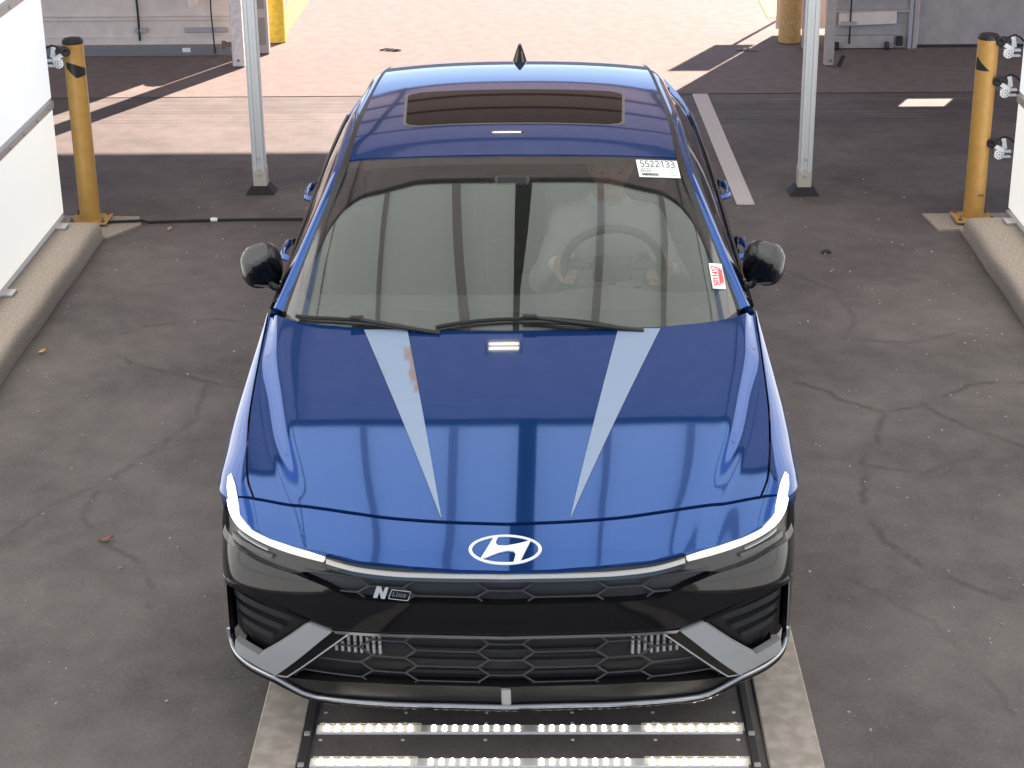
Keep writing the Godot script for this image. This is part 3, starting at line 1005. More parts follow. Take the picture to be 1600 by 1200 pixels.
# windscreen: u across, v up
var UB := PackedFloat32Array([0, 0.5, 0.8, 0.93, 1.0])
var BX := PackedFloat32Array([0, 0.42, 0.65, 0.745, 0.79])
var BY := PackedFloat32Array([0.955, 0.953, 0.950, 0.951, 0.957])
var BZ := PackedFloat32Array([1.215, 1.24, 1.278, 1.322, 1.39])
var TX := PackedFloat32Array([0, 0.33, 0.52, 0.595, 0.625])
var TY := PackedFloat32Array([1.348, 1.343, 1.331, 1.322, 1.316])
var TZ := PackedFloat32Array([2.02, 2.025, 2.04, 2.052, 2.06])

func screen(u: float, v: float) -> Vector3:
	var s := -1.0 if u < 0 else 1.0
	var a := absf(u)
	var b := Vector3(herm(UB, BX, a) * s, herm(UB, BY, a), -herm(UB, BZ, a))
	var t := Vector3(herm(UB, TX, a) * s, herm(UB, TY, a), -herm(UB, TZ, a))
	return b.lerp(t, v) + Vector3(0, 0.9, 0.43) * 0.024 * 4.0 * v * (1.0 - v)

func screen_n(u: float, v: float) -> Vector3:
	var e := 0.01
	var n := (screen(u + e, v) - screen(u - e, v)).cross(screen(u, v + e) - screen(u, v - e)).normalized()
	return n if n.y > 0 else -n

var ZR := PackedFloat32Array([2.02, 2.3, 2.6, 2.8, 3.0, 3.2, 3.4, 3.6])
var YR := PackedFloat32Array([1.350, 1.388, 1.407, 1.413, 1.416, 1.411, 1.394, 1.362])
func roof(x: float, z: float) -> Vector3:
	return Vector3(x, herm(ZR, YR, -z) - 0.030 * pow(absf(x) / 0.6, 2.4), z)

var XDZ := PackedFloat32Array([2.06, 2.3, 2.7, 3.1, 3.4, 3.62])
var XD := PackedFloat32Array([0.625, 0.622, 0.608, 0.592, 0.578, 0.57])

# rail, its outer edge, and the belt line, each by -z
var RZ := PackedFloat32Array([1.40, 2.06, 2.6, 3.2, 3.62, 4.30])
var RX := PackedFloat32Array([0.80, 0.638, 0.618, 0.592, 0.578, 0.70])
var RY := PackedFloat32Array([0.957, 1.316, 1.372, 1.372, 1.325, 1.045])
var OX := PackedFloat32Array([0.842, 0.684, 0.672, 0.655, 0.650, 0.75])
var OY := PackedFloat32Array([0.945, 1.262, 1.310, 1.300, 1.235, 1.02])
var BLZ := PackedFloat32Array([1.40, 2.0, 2.6, 3.2, 3.8, 4.3, 4.65])
var BLX := PackedFloat32Array([0.855, 0.852, 0.85, 0.845, 0.83, 0.79, 0.74])
var BLY := PackedFloat32Array([0.935, 0.95, 0.965, 0.985, 1.005, 1.02, 1.02])

func mirror_rows(G: Array) -> Array:
	var o := []
	for r in G:
		var q := PackedVector3Array()
		for p in r:
			q.append(Vector3(-p.x, p.y, p.z))
		o.append(q)
	return o

func build_car() -> void:
	var car := node3("car")
	tag(car, "blue saloon car with two silver bonnet stripes and black nose, driving towards the viewer", "car")
	car_front(car)
	car_top(car)
	car_sides(car)
	car_cabin(car)
	car_wheels(car)

func pair(called: String, car: Node, make: Callable, m: Material) -> Array:
	var o := []
	for s in [-1.0, 1.0]:
		o.append(obj(called, make.call(s), m, car))
	return o

func fpatch(A: Array, B: Array, nu: int, nv: int, off: float, back: float, s := 1.0, soft := false) -> ArrayMesh:
	return sheet(lay(face_off(off, s), v2(A), v2(B), nu, nv, soft), Vector3(0.35 * s, 0, 1), Vector3(-0.3 * back * s, 0, -back))

# both halves in one sheet: the lists give the right half from the middle outwards
func both(A: Array) -> Array:
	var o := []
	for i in range(A.size() - 2, 0, -2):
		o.append(-A[i])
		o.append(A[i + 1])
	return o + A

func wpatch(A: Array, B: Array, nu: int, nv: int, off: float, back: float, soft := true) -> ArrayMesh:
	return sheet(lay(face_off(off), v2(both(A)), v2(both(B)), nu, nv, soft), Vector3(0, 0, 1), Vector3(0, 0, -back))

func hex_bars(region: PackedVector2Array, rows: Array, off: float, ph := 0.35) -> ArrayMesh:
	# a honeycomb of wide cells: flat edges joined by short slanting ones
	var st := new_st()
	var f := face_off(off)
	var H: float = rows[1]
	for j in range(-4, 12):
		var y: float = rows[0] - H * j
		var segs := []
		for k in range(-3, 4):
			var x: float = ph * k
			segs.append([Vector2(x - 0.05, y), Vector2(x + 0.05, y)])
			segs.append([Vector2(x + 0.085, y - H / 2), Vector2(x + ph - 0.085, y - H / 2)])
			segs.append([Vector2(x + 0.05, y), Vector2(x + 0.085, y - H / 2)])
			segs.append([Vector2(x + 0.085, y - H / 2), Vector2(x + 0.05, y - H)])
			segs.append([Vector2(x - 0.05, y), Vector2(x - 0.085, y - H / 2)])
			segs.append([Vector2(x - 0.085, y - H / 2), Vector2(x - 0.05, y - H)])
		for s in segs:
			for piece in Geometry2D.intersect_polyline_with_polygon(PackedVector2Array(s), region):
				var pts := PackedVector3Array()
				for q in resample(piece, 4):
					pts.append(f.call(q.x, q.y))
				add_tube(st, pts, 0.0031, 6)
	return st.commit()

func car_front(car: Node3D) -> void:
	# dark core behind every opening
	obj("bumper_core", wpatch([0, 0.655, 0.5, 0.65, 0.8, 0.68, 1.0, 0.70, 1.16, 0.70], [0, 0.20, 0.5, 0.20, 0.75, 0.27, 0.9, 0.30, 1.16, 0.30], 60, 14, -0.055, 0.02), M.black, car)
	obj("front_undertray", wpatch([0, 0.215, 0.57, 0.205, 0.72, 0.255, 0.86, 0.29], [0, 0.165, 0.5, 0.165, 0.68, 0.215, 0.84, 0.25], 48, 2, -0.03, 0.3), M.black, car)
	# gloss black beam between the two grilles, wrapping up below the lamps
	obj("bumper_beam", wpatch([0, 0.566, 0.156, 0.566, 0.36, 0.563, 0.449, 0.565, 0.53, 0.595, 0.613, 0.612, 0.735, 0.620, 0.824, 0.630, 0.95, 0.616, 1.0, 0.612, 1.14, 0.62],
		[0, 0.4665, 0.262, 0.4655, 0.425, 0.460, 0.504, 0.460, 0.572, 0.478, 0.644, 0.497, 0.726, 0.519, 0.817, 0.534, 0.90, 0.522, 1.0, 0.50, 1.14, 0.50], 96, 10, 0.0, 0.05, false), M.gloss, car)
	for s in [-1.0, 1.0]:
		obj("bumper_corner", fpatch([0.885, 0.519, 0.95, 0.505, 1.0, 0.498, 1.14, 0.498], [0.89, 0.33, 0.95, 0.30, 1.05, 0.295, 1.14, 0.30], 16, 10, 0.0, 0.05, s), M.gloss, car)
	# light bar across and the lamps
	obj("grille_cover_strip", wpatch([0, 0.664, 0.219, 0.663, 0.33, 0.664, 0.44, 0.667, 0.528, 0.6735], [0, 0.632, 0.219, 0.629, 0.331, 0.629, 0.44, 0.632, 0.526, 0.645], 60, 4, -0.006, 0.02), M.gloss, car)
	obj("light_bar", wpatch([0, 0.6525, 0.219, 0.6505, 0.33, 0.6505, 0.442, 0.6555, 0.522, 0.6655], [0, 0.6435, 0.219, 0.641, 0.331, 0.641, 0.442, 0.646, 0.522, 0.6565], 72, 3, 0.003, 0.012), M.bar, car)
	for s in [-1.0, 1.0]:
		var hl := node3("headlamp", car)
		obj("housing", fpatch([0.528, 0.672, 0.622, 0.690, 0.718, 0.704, 0.809, 0.708, 0.864, 0.728, 0.95, 0.750, 1.03, 0.742, 1.08, 0.728], [0.52, 0.637, 0.631, 0.614, 0.733, 0.622, 0.824, 0.632, 0.95, 0.618, 1.0, 0.615, 1.09, 0.63], 40, 6, -0.022, 0.02, s), M.housing, hl)
		obj("light_strip", fpatch([0.532, 0.667, 0.60, 0.6765, 0.70, 0.687, 0.79, 0.695, 0.849, 0.715, 0.873, 0.736, 0.895, 0.75, 0.955, 0.758], [0.532, 0.659, 0.614, 0.6645, 0.70, 0.6715, 0.784, 0.679, 0.86, 0.688, 0.918, 0.702, 0.955, 0.718, 0.970, 0.735, 0.972, 0.751], 44, 4, 0.0, 0.015, s, true), M.drl, hl)
		obj("warm_tip", fpatch([0.533, 0.6665, 0.63, 0.6795], [0.533, 0.6595, 0.635, 0.6665], 8, 2, 0.003, 0.01, s), M.drl_warm, hl)
		obj("reflector", fpatch([0.72, 0.658, 0.80, 0.664, 0.86, 0.668], [0.72, 0.655, 0.80, 0.661, 0.86, 0.664], 16, 2, -0.012, 0.01, s), M.satin, hl)
		obj("reflector", fpatch([0.70, 0.648, 0.80, 0.654, 0.90, 0.650], [0.71, 0.636, 0.80, 0.640, 0.90, 0.636], 16, 2, -0.012, 0.01, s), M.gloss_grey, hl)
		obj("reflector", fpatch([0.95, 0.69, 0.98, 0.70, 1.03, 0.715], [0.955, 0.684, 0.99, 0.694, 1.035, 0.708], 10, 2, -0.012, 0.01, s), M.satin, hl)
		obj("cover", fpatch([0.532, 0.656, 0.643, 0.666, 0.754, 0.676, 0.860, 0.684, 0.93, 0.697, 0.98, 0.716, 1.03, 0.735, 1.08, 0.728], [0.52, 0.637, 0.631, 0.614, 0.733, 0.622, 0.824, 0.632, 0.95, 0.618, 1.0, 0.615, 1.09, 0.63], 40, 8, 0.001, 0.0, s), M.lens, hl)
	# upper grille
	var ug := node3("upper_grille", car)
	var reg := v2(both([0, 0.636, 0.219, 0.634, 0.331, 0.634, 0.448, 0.638, 0.52, 0.642, 0.60, 0.628, 0.61, 0.614]) + [0.53, 0.598, 0.449, 0.568, 0.36, 0.567, 0, 0.570, -0.36, 0.567, -0.449, 0.568, -0.53, 0.598])
	obj("lattice", hex_bars(reg, [0.604, 0.046], -0.016), M.mesh_line, ug)
	obj("back", wpatch([0, 0.634, 0.331, 0.632, 0.52, 0.640, 0.61, 0.625], [0, 0.566, 0.36, 0.563, 0.449, 0.565, 0.53, 0.595, 0.60, 0.61], 60, 3, -0.035, 0.01, false), M.black, ug)
	# lower grille
	var lg := node3("lower_grille", car)
	reg = v2(both([0, 0.452, 0.357, 0.446, 0.461, 0.443, 0.665, 0.25]) + [0.654, 0.245, 0.404, 0.272, 0, 0.276, -0.404, 0.272, -0.654, 0.245])
	obj("lattice", hex_bars(reg, [0.425, 0.058], -0.016), M.mesh_line, lg)
	obj("back", wpatch([0, 0.455, 0.357, 0.45, 0.47, 0.445, 0.68, 0.25], [0, 0.274, 0.3, 0.272, 0.404, 0.270, 0.655, 0.242], 60, 6, -0.04, 0.01, false), M.black, lg)
	for k in 4:
		obj("vane", fpatch([-0.30, 0.437 - 0.043 * k, 0.30, 0.437 - 0.043 * k], [-0.30, 0.424 - 0.043 * k, 0.30, 0.424 - 0.043 * k], 20, 1, -0.034, 0.01), M.dark, lg)
	for s in [-1.0, 1.0]:
		for k in 8:
			var a := 0.375 + 0.0185 * k
			for y in [0.423, 0.383]:
				if a > 0.448 + (0.447 - y) * 1.02:
					continue
				obj("radiator_fin", fpatch([a, y + 0.018, a + 0.007, y + 0.018], [a, y - 0.018, a + 0.007, y - 0.018], 1, 1, -0.026, 0.008, s), M.badge, lg)
	obj("grille_trim", wpatch([0, 0.4655, 0.262, 0.4645, 0.425, 0.459, 0.506, 0.4575], [0, 0.456, 0.262, 0.455, 0.425, 0.450, 0.496, 0.448], 60, 2, 0.006, 0.02, false), M.chrome, car)
	obj("apron", wpatch([0, 0.274, 0.174, 0.274, 0.404, 0.270, 0.654, 0.243, 0.69, 0.246], [0, 0.196, 0.177, 0.197, 0.41, 0.192, 0.572, 0.184, 0.606, 0.19, 0.70, 0.236], 70, 6, -0.004, 0.05, false), M.housing, car)
	for s in [-1.0, 1.0]:
		# silver blades, the vents between them and the thin trims
		obj("silver_blade", fpatch([0.575, 0.4745, 0.507, 0.4535], [0.750, 0.312, 0.702, 0.249], 8, 14, 0.012, 0.03, s), M.satin, car)
		obj("silver_wedge", fpatch([0.840, 0.333, 0.752, 0.3135], [0.852, 0.284, 0.704, 0.249], 10, 6, 0.008, 0.03, s), M.satin, car)
		obj("blade_inner_panel", fpatch([0.505, 0.452, 0.463, 0.447], [0.699, 0.248, 0.667, 0.248], 3, 12, 0.002, 0.03, s), M.gloss, car)
		var e := new_st()
		var pts := PackedVector3Array()
		for q in resample(v2([0.463, 0.447, 0.667, 0.248, 0.699, 0.247]), 18):
			pts.append(face_off(0.004, s).call(q.x, q.y))
		add_tube(e, pts, 0.0026, 6)
		obj("blade_edge", e.commit(), M.satin, car)
		var vent := node3("side_vent", car)
		obj("back", fpatch([0.572, 0.474, 0.644, 0.493, 0.726, 0.515, 0.817, 0.53, 0.99, 0.518], [0.58, 0.468, 0.752, 0.31, 0.838, 0.33, 1.0, 0.30], 20, 10, -0.045, 0.01, s), M.black, vent)
		for k in 3:
			var t := 0.27 + 0.24 * k
			obj("slat", fpatch([lerpf(0.575, 0.752, t * 0.9) + 0.02, lerpf(0.50, 0.315, t) + 0.02, 0.876, lerpf(0.515, 0.33, t) + 0.035], [lerpf(0.575, 0.752, t * 0.9) + 0.035, lerpf(0.50, 0.315, t) + 0.002, 0.876, lerpf(0.515, 0.33, t) + 0.01], 10, 2, -0.018 - 0.004 * k, 0.025, s), M.gloss_grey, vent)
		obj("vent_rim", fpatch([0.872, 0.528, 0.884, 0.525], [0.880, 0.32, 0.893, 0.318], 2, 12, 0.006, 0.03, s), M.chrome, car)
		obj("vent_brow", fpatch([0.572, 0.479, 0.644, 0.498, 0.726, 0.520, 0.817, 0.535, 0.884, 0.527], [0.578, 0.470, 0.648, 0.488, 0.729, 0.509, 0.817, 0.523, 0.880, 0.515], 24, 2, 0.006, 0.03, s), M.gloss, car)
	# silver lip all round the bottom
	var lip := v2([0.893, 0.345, 0.889, 0.315, 0.868, 0.285, 0.852, 0.276, 0.79, 0.253, 0.707, 0.237, 0.612, 0.193, 0.572, 0.186, 0.41, 0.192, 0.177, 0.199, 0, 0.199])
	var L := PackedVector2Array()
	for q in lip:
		L.append(q)
	for i in range(lip.size() - 2, -1, -1):
		L.append(Vector2(-lip[i].x, lip[i].y))
	var lp := PackedVector3Array()
	for q in resample(L, 120):
		lp.append(face_off(0.006).call(q.x, q.y))
	obj("lip_trim", tube(lp, 0.0072, 10), M.lip, car)
	var lp2 := PackedVector3Array()
	for q in resample(L, 120):
		lp2.append(face_off(0.0).call(q.x, q.y - 0.016))
	obj("lip_spoiler", tube(lp2, 0.012, 8), M.gloss, car)
	obj("parking_sensor", fpatch([-0.0125, 0.272, 0.0125, 0.272], [-0.0125, 0.206, 0.0125, 0.206], 2, 3, 0.006, 0.02), M.satin, car)
	# badge in the upper grille
	var bg := node3("badge", car)
	var c := face_off(0.002).call(-0.325, 0.591)
	var n := face_n(-0.325, 0.591)
	var xx := (face(-0.30, 0.5895) - face(-0.35, 0.5925)).normalized()
	var B := Basis(xx, n.cross(xx).normalized(), n).orthonormalized()
	var P := func(x: float, y: float) -> Vector3: return c + B * Vector3(x, y, 0)
	obj("letter", extrude(v2([-0.058, -0.018, -0.049, 0.018, -0.036, 0.018, -0.030, -0.001, -0.024, 0.018, -0.014, 0.018, -0.023, -0.018, -0.034, -0.018, -0.040, 0.002, -0.046, -0.018]), P, n * 0.002, n), M.badge, bg)
	var fr := new_st()
	var ring := PackedVector3Array()
	for q in [[-0.012, -0.015], [-0.004, 0.013], [0.052, 0.013], [0.046, -0.013], [0.042, -0.015], [-0.012, -0.015]]:
		ring.append(P.call(q[0], q[1]) + n * 0.002)
	add_tube(fr, ring, 0.0013, 6)
	obj("frame", fr.commit(), M.badge, bg)
	var sh := B * Basis(Vector3(1, 0, 0), Vector3(0.2, 1, 0), Vector3(0, 0, 1))
	text("Line", 0.021, M.chrome, bg, Transform3D(sh, P.call(0.019, 0.0) + n * 0.002), "lettering", true, 0.002)

var HFX := PackedFloat32Array([0, 0.18, 0.322, 0.459, 0.616, 0.764, 0.85])   # front shut line of the bonnet, z by x
var HFZ := PackedFloat32Array([0.198, 0.210, 0.2285, 0.265, 0.3145, 0.361, 0.385])
var HRX := PackedFloat32Array([0, 0.44, 0.614, 0.752, 0.82, 0.86])
var HRZ := PackedFloat32Array([1.211, 1.235, 1.274, 1.317, 1.37, 1.42])
var LTZ := PackedFloat32Array([0.36, 0.397, 0.46, 0.56, 0.644])   # outer edge of the wing along the lamp, x by z
var LTX := PackedFloat32Array([0.852, 0.872, 0.893, 0.912, 0.922])

func car_top(car: Node3D) -> void:
	# nose panel
	var fr := []
	var lo := []
	for k in 25:
		var x := 0.77 * k / 24.0
		fr += [x, -herm(HFX, HFZ, x) + 0.0075]
	fr += [0.846, -0.392]
	lo = [0, -0.026, 0.14, -0.032, 0.277, -0.0465, 0.427, -0.074, 0.533, -0.1165, 0.62, -0.146, 0.70, -0.186, 0.76, -0.236, 0.806, -0.305, 0.850, -0.396]
	var np := obj("nose_panel", sheet(lay(func(x, z): return top(x, z), v2(both(fr)), v2(both(lo)), 120, 14), Vector3.UP, Vector3(0, -0.02, 0.0)), M.blue, car)
	# emblem: an oval ring round a slanted letter, laid on the nose
	var em := node3("emblem", np)
	var E := func(p: float, q: float) -> Vector3: return top(p * 0.1065 + 0.0, -0.099 - q * 0.0545)
	var up := Vector3(0, 0.9, 0.4).normalized()
	var ring := new_st()
	var G := []
	for j in 3:
		var row := PackedVector3Array()
		for k in 65:
			var t := TAU * k / 64.0
			var p: Vector3 = E.call(cos(t) * [1.0, 0.955, 0.91][j], sin(t) * [1.0, 0.92, 0.84][j])
			row.append(p + up * [0.002, 0.006, 0.002][j])
		G.append(row)
	add_sheet(ring, G, up, -up * 0.003)
	obj("ring", ring.commit(), M.white, em)
	var H := PackedVector2Array()
	for q in v2([683, 120, 622, 227, 650, 220, 700, 201, 745, 191, 775, 194, 784, 206, 775, 240, 803, 240, 852, 139, 800, 155, 740, 168, 700, 166, 689, 150, 703, 118]):
		H.append(Vector2((q.x - 735.0) / 168.0, (180.0 - q.y) / 72.0))
	obj("letter", extrude(H, E, up * 0.005, up), M.white, em)
	# bonnet, its columns running along the creases
	var rows := []
	var nv := 60
	for j in nv + 1:
		var v := float(j) / nv
		var zs := lerpf(-0.365, -1.36, v)
		var s: Array = sect(zs)
		var half := [0.0]
		var cnt := [5, 6, 3, 4, 3, 4]
		for k in 6:
			var a: float = s[0][k]
			var b: float = s[0][k + 1] - (0.0025 if k == 5 else 0.0)
			for i in cnt[k]:
				half.append(lerpf(a, b, float(i + 1) / cnt[k]))
		var row := PackedVector3Array()
		for i in range(half.size() - 1, -half.size(), -1):
			var x: float = half[absi(i)] * (1.0 if i >= 0 else -1.0)
			var z := lerpf(-herm(HFX, HFZ, absf(x)) - 0.0065, -herm(HRX, HRZ, absf(x)), v)
			row.append(top(x, z))
		rows.append(row)
	var hood := obj("bonnet", sheet(rows, Vector3.UP, Vector3(0, -0.025, 0)), M.blue, car)
	obj("shut_line_gutter", sheet(lay(top_off(-0.022), v2(both([0, -0.185, 0.3, -0.21, 0.5, -0.265, 0.77, -0.345, 0.83, -0.36])), v2(both([0, -0.24, 0.3, -0.27, 0.5, -0.33, 0.74, -0.43, 0.80, -0.46])), 60, 2), Vector3.UP), M.black, car)
	for s in [-1.0, 1.0]:
		# tapered silver stripe; the left one has a rusty peeled edge
		var A := v2([0.503 if s < 0 else 0.514, -1.236, 0.353 if s < 0 else 0.369, -1.229])
		var B := v2([0.1935, -0.228, 0.1915, -0.2265])
		var S := lay(top_off(0.0022, s), A, B, 28, 150)
		var cols := []
		var nz := noise(26.0, 5, 5)
		for j in S.size():
			var c := PackedColorArray()
			for i in S[j].size():
				var u := float(i) / 28.0
				var v := float(j) / 150.0
				var rust := 0.0
				if s < 0:
					var n := nz.get_noise_2d(S[j][i].x * 1.4, S[j][i].z * 0.5) * 0.5 + 0.5
					var e1 := smoothstep(0.45, 1.05, u) * smoothstep(0.06, 0.15, v) * (1.0 - smoothstep(0.25, 0.62, v))
					var e2 := smoothstep(0.35, 0.0, u) * smoothstep(0.1, 0.2, v) * (1.0 - smoothstep(0.35, 0.5, v)) * 0.5
					rust = smoothstep(0.55, 0.95, n + maxf(e1, e2) * 0.75 - 0.25) * maxf(e1, e2) * 1.15
				c.append(Color(0.225, 0.29, 0.41).lerp(Color(0.21, 0.125, 0.085), clampf(rust, 0, 0.75)))
			cols.append(c)
		var st := new_st()
		add_sheet(st, S, Vector3.UP, Vector3.ZERO, false, cols)
		obj("stripe", st.commit(), M.stripe, hood)
	# wings: the top roll of each
	for s in [-1.0, 1.0]:
		var W := []
		for j in 61:
			var v := j / 60.0
			var zs := lerpf(-0.372, -1.44, v)
			var sc: Array = sect(zs)
			var xi: float = sc[0][6] + 0.0025
			var xo: float = sc[0][9]
			if zs > -0.644:
				xo = minf(xo, herm(LTZ, LTX, -zs) - 0.002)
			var row := PackedVector3Array()
			for i in 13:
				var u := i / 12.0
				var x := lerpf(xi, xo, u)
				var z := zs - 0.028 * u * maxf(0.0, 1.0 - v * 9.0)
				var p := top(x, z)
				row.append(Vector3(p.x * s, p.y, p.z))
			W.append(row)
		var st := new_st()
		add_sheet(st, W, Vector3(s * 0.4, 1, 0), Vector3(0, -0.02, 0))
		# flank of the wing down to the arch
		var F := []
		for j in 61:
			var zs := lerpf(-0.548, -1.44, j / 60.0)
			var xo: float = sect(zs)[0][9]
			if zs > -0.644:
				xo = minf(xo, herm(LTZ, LTX, -zs) - 0.002)
			var t := top(xo, zs)
			var yb := 0.21
			var dz := absf(zs + 0.885)
			if dz < 0.365:
				yb = maxf(0.21, 0.325 + sqrt(0.365 * 0.365 - dz * dz))
			var row := PackedVector3Array()
			for i in 15:
				var y := lerpf(t.y, yb, i / 14.0)
				row.append(Vector3((flank(y, t.x, t.y) - 0.018 * smoothstep(0.85, 0.5, -zs) * smoothstep(t.y, t.y - 0.1, y)) * s, y, zs))
			F.append(row)
		add_sheet(st, F, Vector3(s, 0.2, 0), Vector3(-0.02 * s, 0, 0))
		obj("wing", st.commit(), M.blue, car)
	# plastic cowl between bonnet and glass, wipers
	var cw := []
	for j in 4:
		var row := PackedVector3Array()
		for i in 61:
			var u := (i / 60.0 - 0.5) * 2.0
			var x := u * 0.815
			var a := top(x, -herm(HRX, HRZ, absf(x)) + 0.01) - Vector3(0, 0.012, 0)
			var b := screen(u, -0.015) - Vector3(0, 0.006, 0.004)
			var p := a.lerp(b, j / 3.0)
			p.y -= 0.012 * sin(PI * j / 3.0)
			row.append(p)
		cw.append(row)
	obj("cowl", sheet(cw, Vector3.UP), M.black, car)
	for w in [[-0.93, 0.018, -0.70, 0.030, -0.40, -0.004, -0.66, 0.012], [-0.30, 0.002, 0.02, 0.046, 0.42, 0.000, 0.05, 0.030]]:
		var wp := node3("wiper", car)
		var pts := PackedVector3Array()
		for k in 15:
			var t := k / 14.0
			var u: float = lerpf(w[0], w[4], t)
			var v: float = lerpf(w[1], w[5], t) + (w[3] - lerpf(w[1], w[5], 0.5)) * 4 * t * (1 - t)
			pts.append(screen(u, v) + screen_n(u, v) * 0.010)
		obj("blade", tube(pts, 0.0075, 6, 0.006), M.rubber, wp)
		var arm := PackedVector3Array()
		for k in 6:
			var t := k / 5.0
			var u: float = lerpf((w[0] + w[4]) / 2, w[4] + 0.12, t)
			var v: float = lerpf(w[3], -0.028, t)
			arm.append(screen(u, v) + screen_n(u, v) * lerpf(0.022, 0.012, t))
		obj("arm", tube(arm, 0.006, 6, 0.009), M.black, wp)
		obj("clip", box(screen((w[0] + w[4]) / 2 + 0.02, w[3]) + screen_n(0, w[3]) * 0.022, Vector3(0.05, 0.012, 0.02), 0.003), M.black, wp)
	# windscreen: a pane with two faces and a black printed rim
	var SC := []
	for j in 25:
		var row := PackedVector3Array()
		for i in 49:
			row.append(screen((i / 48.0 - 0.5) * 2.0, j / 24.0))
		SC.append(row)
	var gl := obj("windscreen", sheet(SC, Vector3(0, 1, 0.5), Vector3(0, -0.0045, -0.002), true), M.glass, car)
	for s in [-1.0, 1.0]:
		var rim := []
		for j in 25:
			var v := j / 24.0
			var row := PackedVector3Array()
			for i in 3:
				row.append(screen(s * lerpf(1.035, 0.965, i / 2.0), v) + Vector3(0, -0.008, -0.003))
			rim.append(row)
		obj("rim", sheet(rim, Vector3(0, 1, 0.5)), M.black, gl)
	var rt := []
	for j in 2:
		var row := PackedVector3Array()
		for i in 41:
			row.append(screen((i / 40.0 - 0.5) * 2.0, [1.0, 0.955][j]) + Vector3(0, -0.008, -0.003))
		rt.append(row)
	obj("rim", sheet(rt, Vector3(0, 1, 0.5)), M.black, gl)
	rt = []
	for j in 2:
		var row := PackedVector3Array()
		for i in 41:
			row.append(screen((i / 40.0 - 0.5) * 2.0, lerpf(-0.01, 0.098 + 0.012 * pow(absf(i - 20) / 20.0, 2.0) + 0.16 * pow(maxf(0.0, absf(i - 20) / 20.0 - 0.88) / 0.12, 2.0), j / 1.0)) + Vector3(0, -0.008, -0.003))
		rt.append(row)
	obj("rim", sheet(rt, Vector3(0, 1, 0.5)), M.black, gl)
	var mb := node3("sensor_box", car)
	obj("box", box(screen(0, 0.86) + Vector3(0, -0.035, -0.02), Vector3(0.13, 0.05, 0.12), 0.012, Basis(Vector3(1, 0, 0), -0.42)), M.black, mb)
	obj("rear_view_mirror", box(screen(0, 0.86) + Vector3(0, -0.06, -0.11), Vector3(0.20, 0.055, 0.03), 0.012), M.black, mb)
	# roof skin with a sunroof
	var RF := []
	for j in 33:
		var z := lerpf(-2.026, -3.62, j / 32.0)
		var xd := herm(XDZ, XD, -z)
		var row := PackedVector3Array()
		for i in 41:
			var u := (i / 40.0 - 0.5) * 2.0
			var zz := z - (0.040 * pow(absf(u), 3.0) * maxf(0.0, 1.0 - j / 10.0))
			row.append(roof(u * (xd - 0.012), zz))
		RF.append(row)
	var rp := obj("roof", sheet(RF, Vector3.UP, Vector3(0, -0.02, 0), true), M.blue, car)
	var SU := []
	for pass_ in 2:
		var g := []
		var grow := [0.0, -0.012][pass_] as float
		for j in 21:
			var row := PackedVector3Array()
			var tv := j / 20.0
			var z := lerpf(-2.325 + grow, -2.80 - grow, tv)
			var hw: float = (0.432 + 0.02 * tv) + grow
			var r := 0.05
			var dz := minf(z + 2.80 + grow, -2.325 + grow - z) if false else minf(absf(z - (-2.325 + grow)), absf(z - (-2.80 - grow)))
			if dz < r:
				hw -= r - sqrt(maxf(0.0, r * r - (r - dz) * (r - dz)))
			for i in 25:
				var x := (i / 24.0 - 0.5) * 2.0 * hw
				row.append(roof(x, z) + Vector3(0, 0.0022 + 0.0018 * pass_, 0))
			g.append(row)
		SU.append(g)
	obj("sunroof_seal", sheet(SU[0], Vector3.UP, Vector3(0, -0.004, 0)), M.seal, rp)
	obj("sunroof_glass", sheet(SU[1], Vector3.UP, Vector3(0, -0.003, 0)), M.roof_glass, rp)
	# fin aerial
	var an := []
	for j in 9:
		var t := j / 8.0
		var y := lerpf(-0.02, 0.073, t)
		var row := PackedVector3Array()
		for k in 17:
			var a := TAU * k / 16.0
			var w := lerpf(0.038, 0.006, pow(t, 1.15))
			var ln := lerpf(0.085, 0.022, t)
			row.append(Vector3(0.012 + cos(a) * w, 1.385 + y, -3.43 - 0.045 * t + sin(a) * ln))
		an.append(row)
	var ast := new_st()
	add_sheet(ast, an, Vector3.ZERO)
	obj("aerial", aerial(an), M.gloss, rp)

func aerial(rows: Array) -> ArrayMesh:
	# closed stack of rings, facing outwards
	var st := new_st()
	for j in rows.size() - 1:
		for k in rows[0].size() - 1:
			var c: Vector3 = Vector3(0.012, rows[j][0].y, rows[j][0].z)
			var p := [rows[j][k], rows[j][k + 1], rows[j + 1][k + 1], rows[j + 1][k]]
			var n: Vector3 = (p[1] - p[0]).cross(p[3] - p[0]).normalized()
			if n.dot(p[0] - Vector3(0.012, p[0].y, -3.45)) < 0: n = -n
			quad(st, p[0], p[1], p[2], p[3], n)
	var last: PackedVector3Array = rows[rows.size() - 1]
	for k in last.size() - 1:
		tri(st, last[k], last[k + 1], Vector3(0.012, last[0].y + 0.002, -3.475), Vector3.UP)
	return st.commit()

# half-width of the flank at height y below a shoulder at (x, top)
func flank(y: float, x: float, ytop: float) -> float:
	return herm(PackedFloat32Array([0.15, 0.4, minf(0.62, ytop - 0.08), ytop]), PackedFloat32Array([0.885, 0.912, maxf(0.917, x + 0.006), x]), y)

func side_x(y: float, z: float) -> float:
	# doors and rear quarter
	var taper := 0.10 * smoothstep(3.9, 4.75, -z)
	var b := herm(BLZ, BLX, -z)
	var by := herm(BLZ, BLY, -z)
	return herm(PackedFloat32Array([0.15, 0.4, 0.62, 0.83, by]), PackedFloat32Array([0.875 - taper, 0.90 - taper, 0.908 - taper, 0.892 - taper, b]), y)

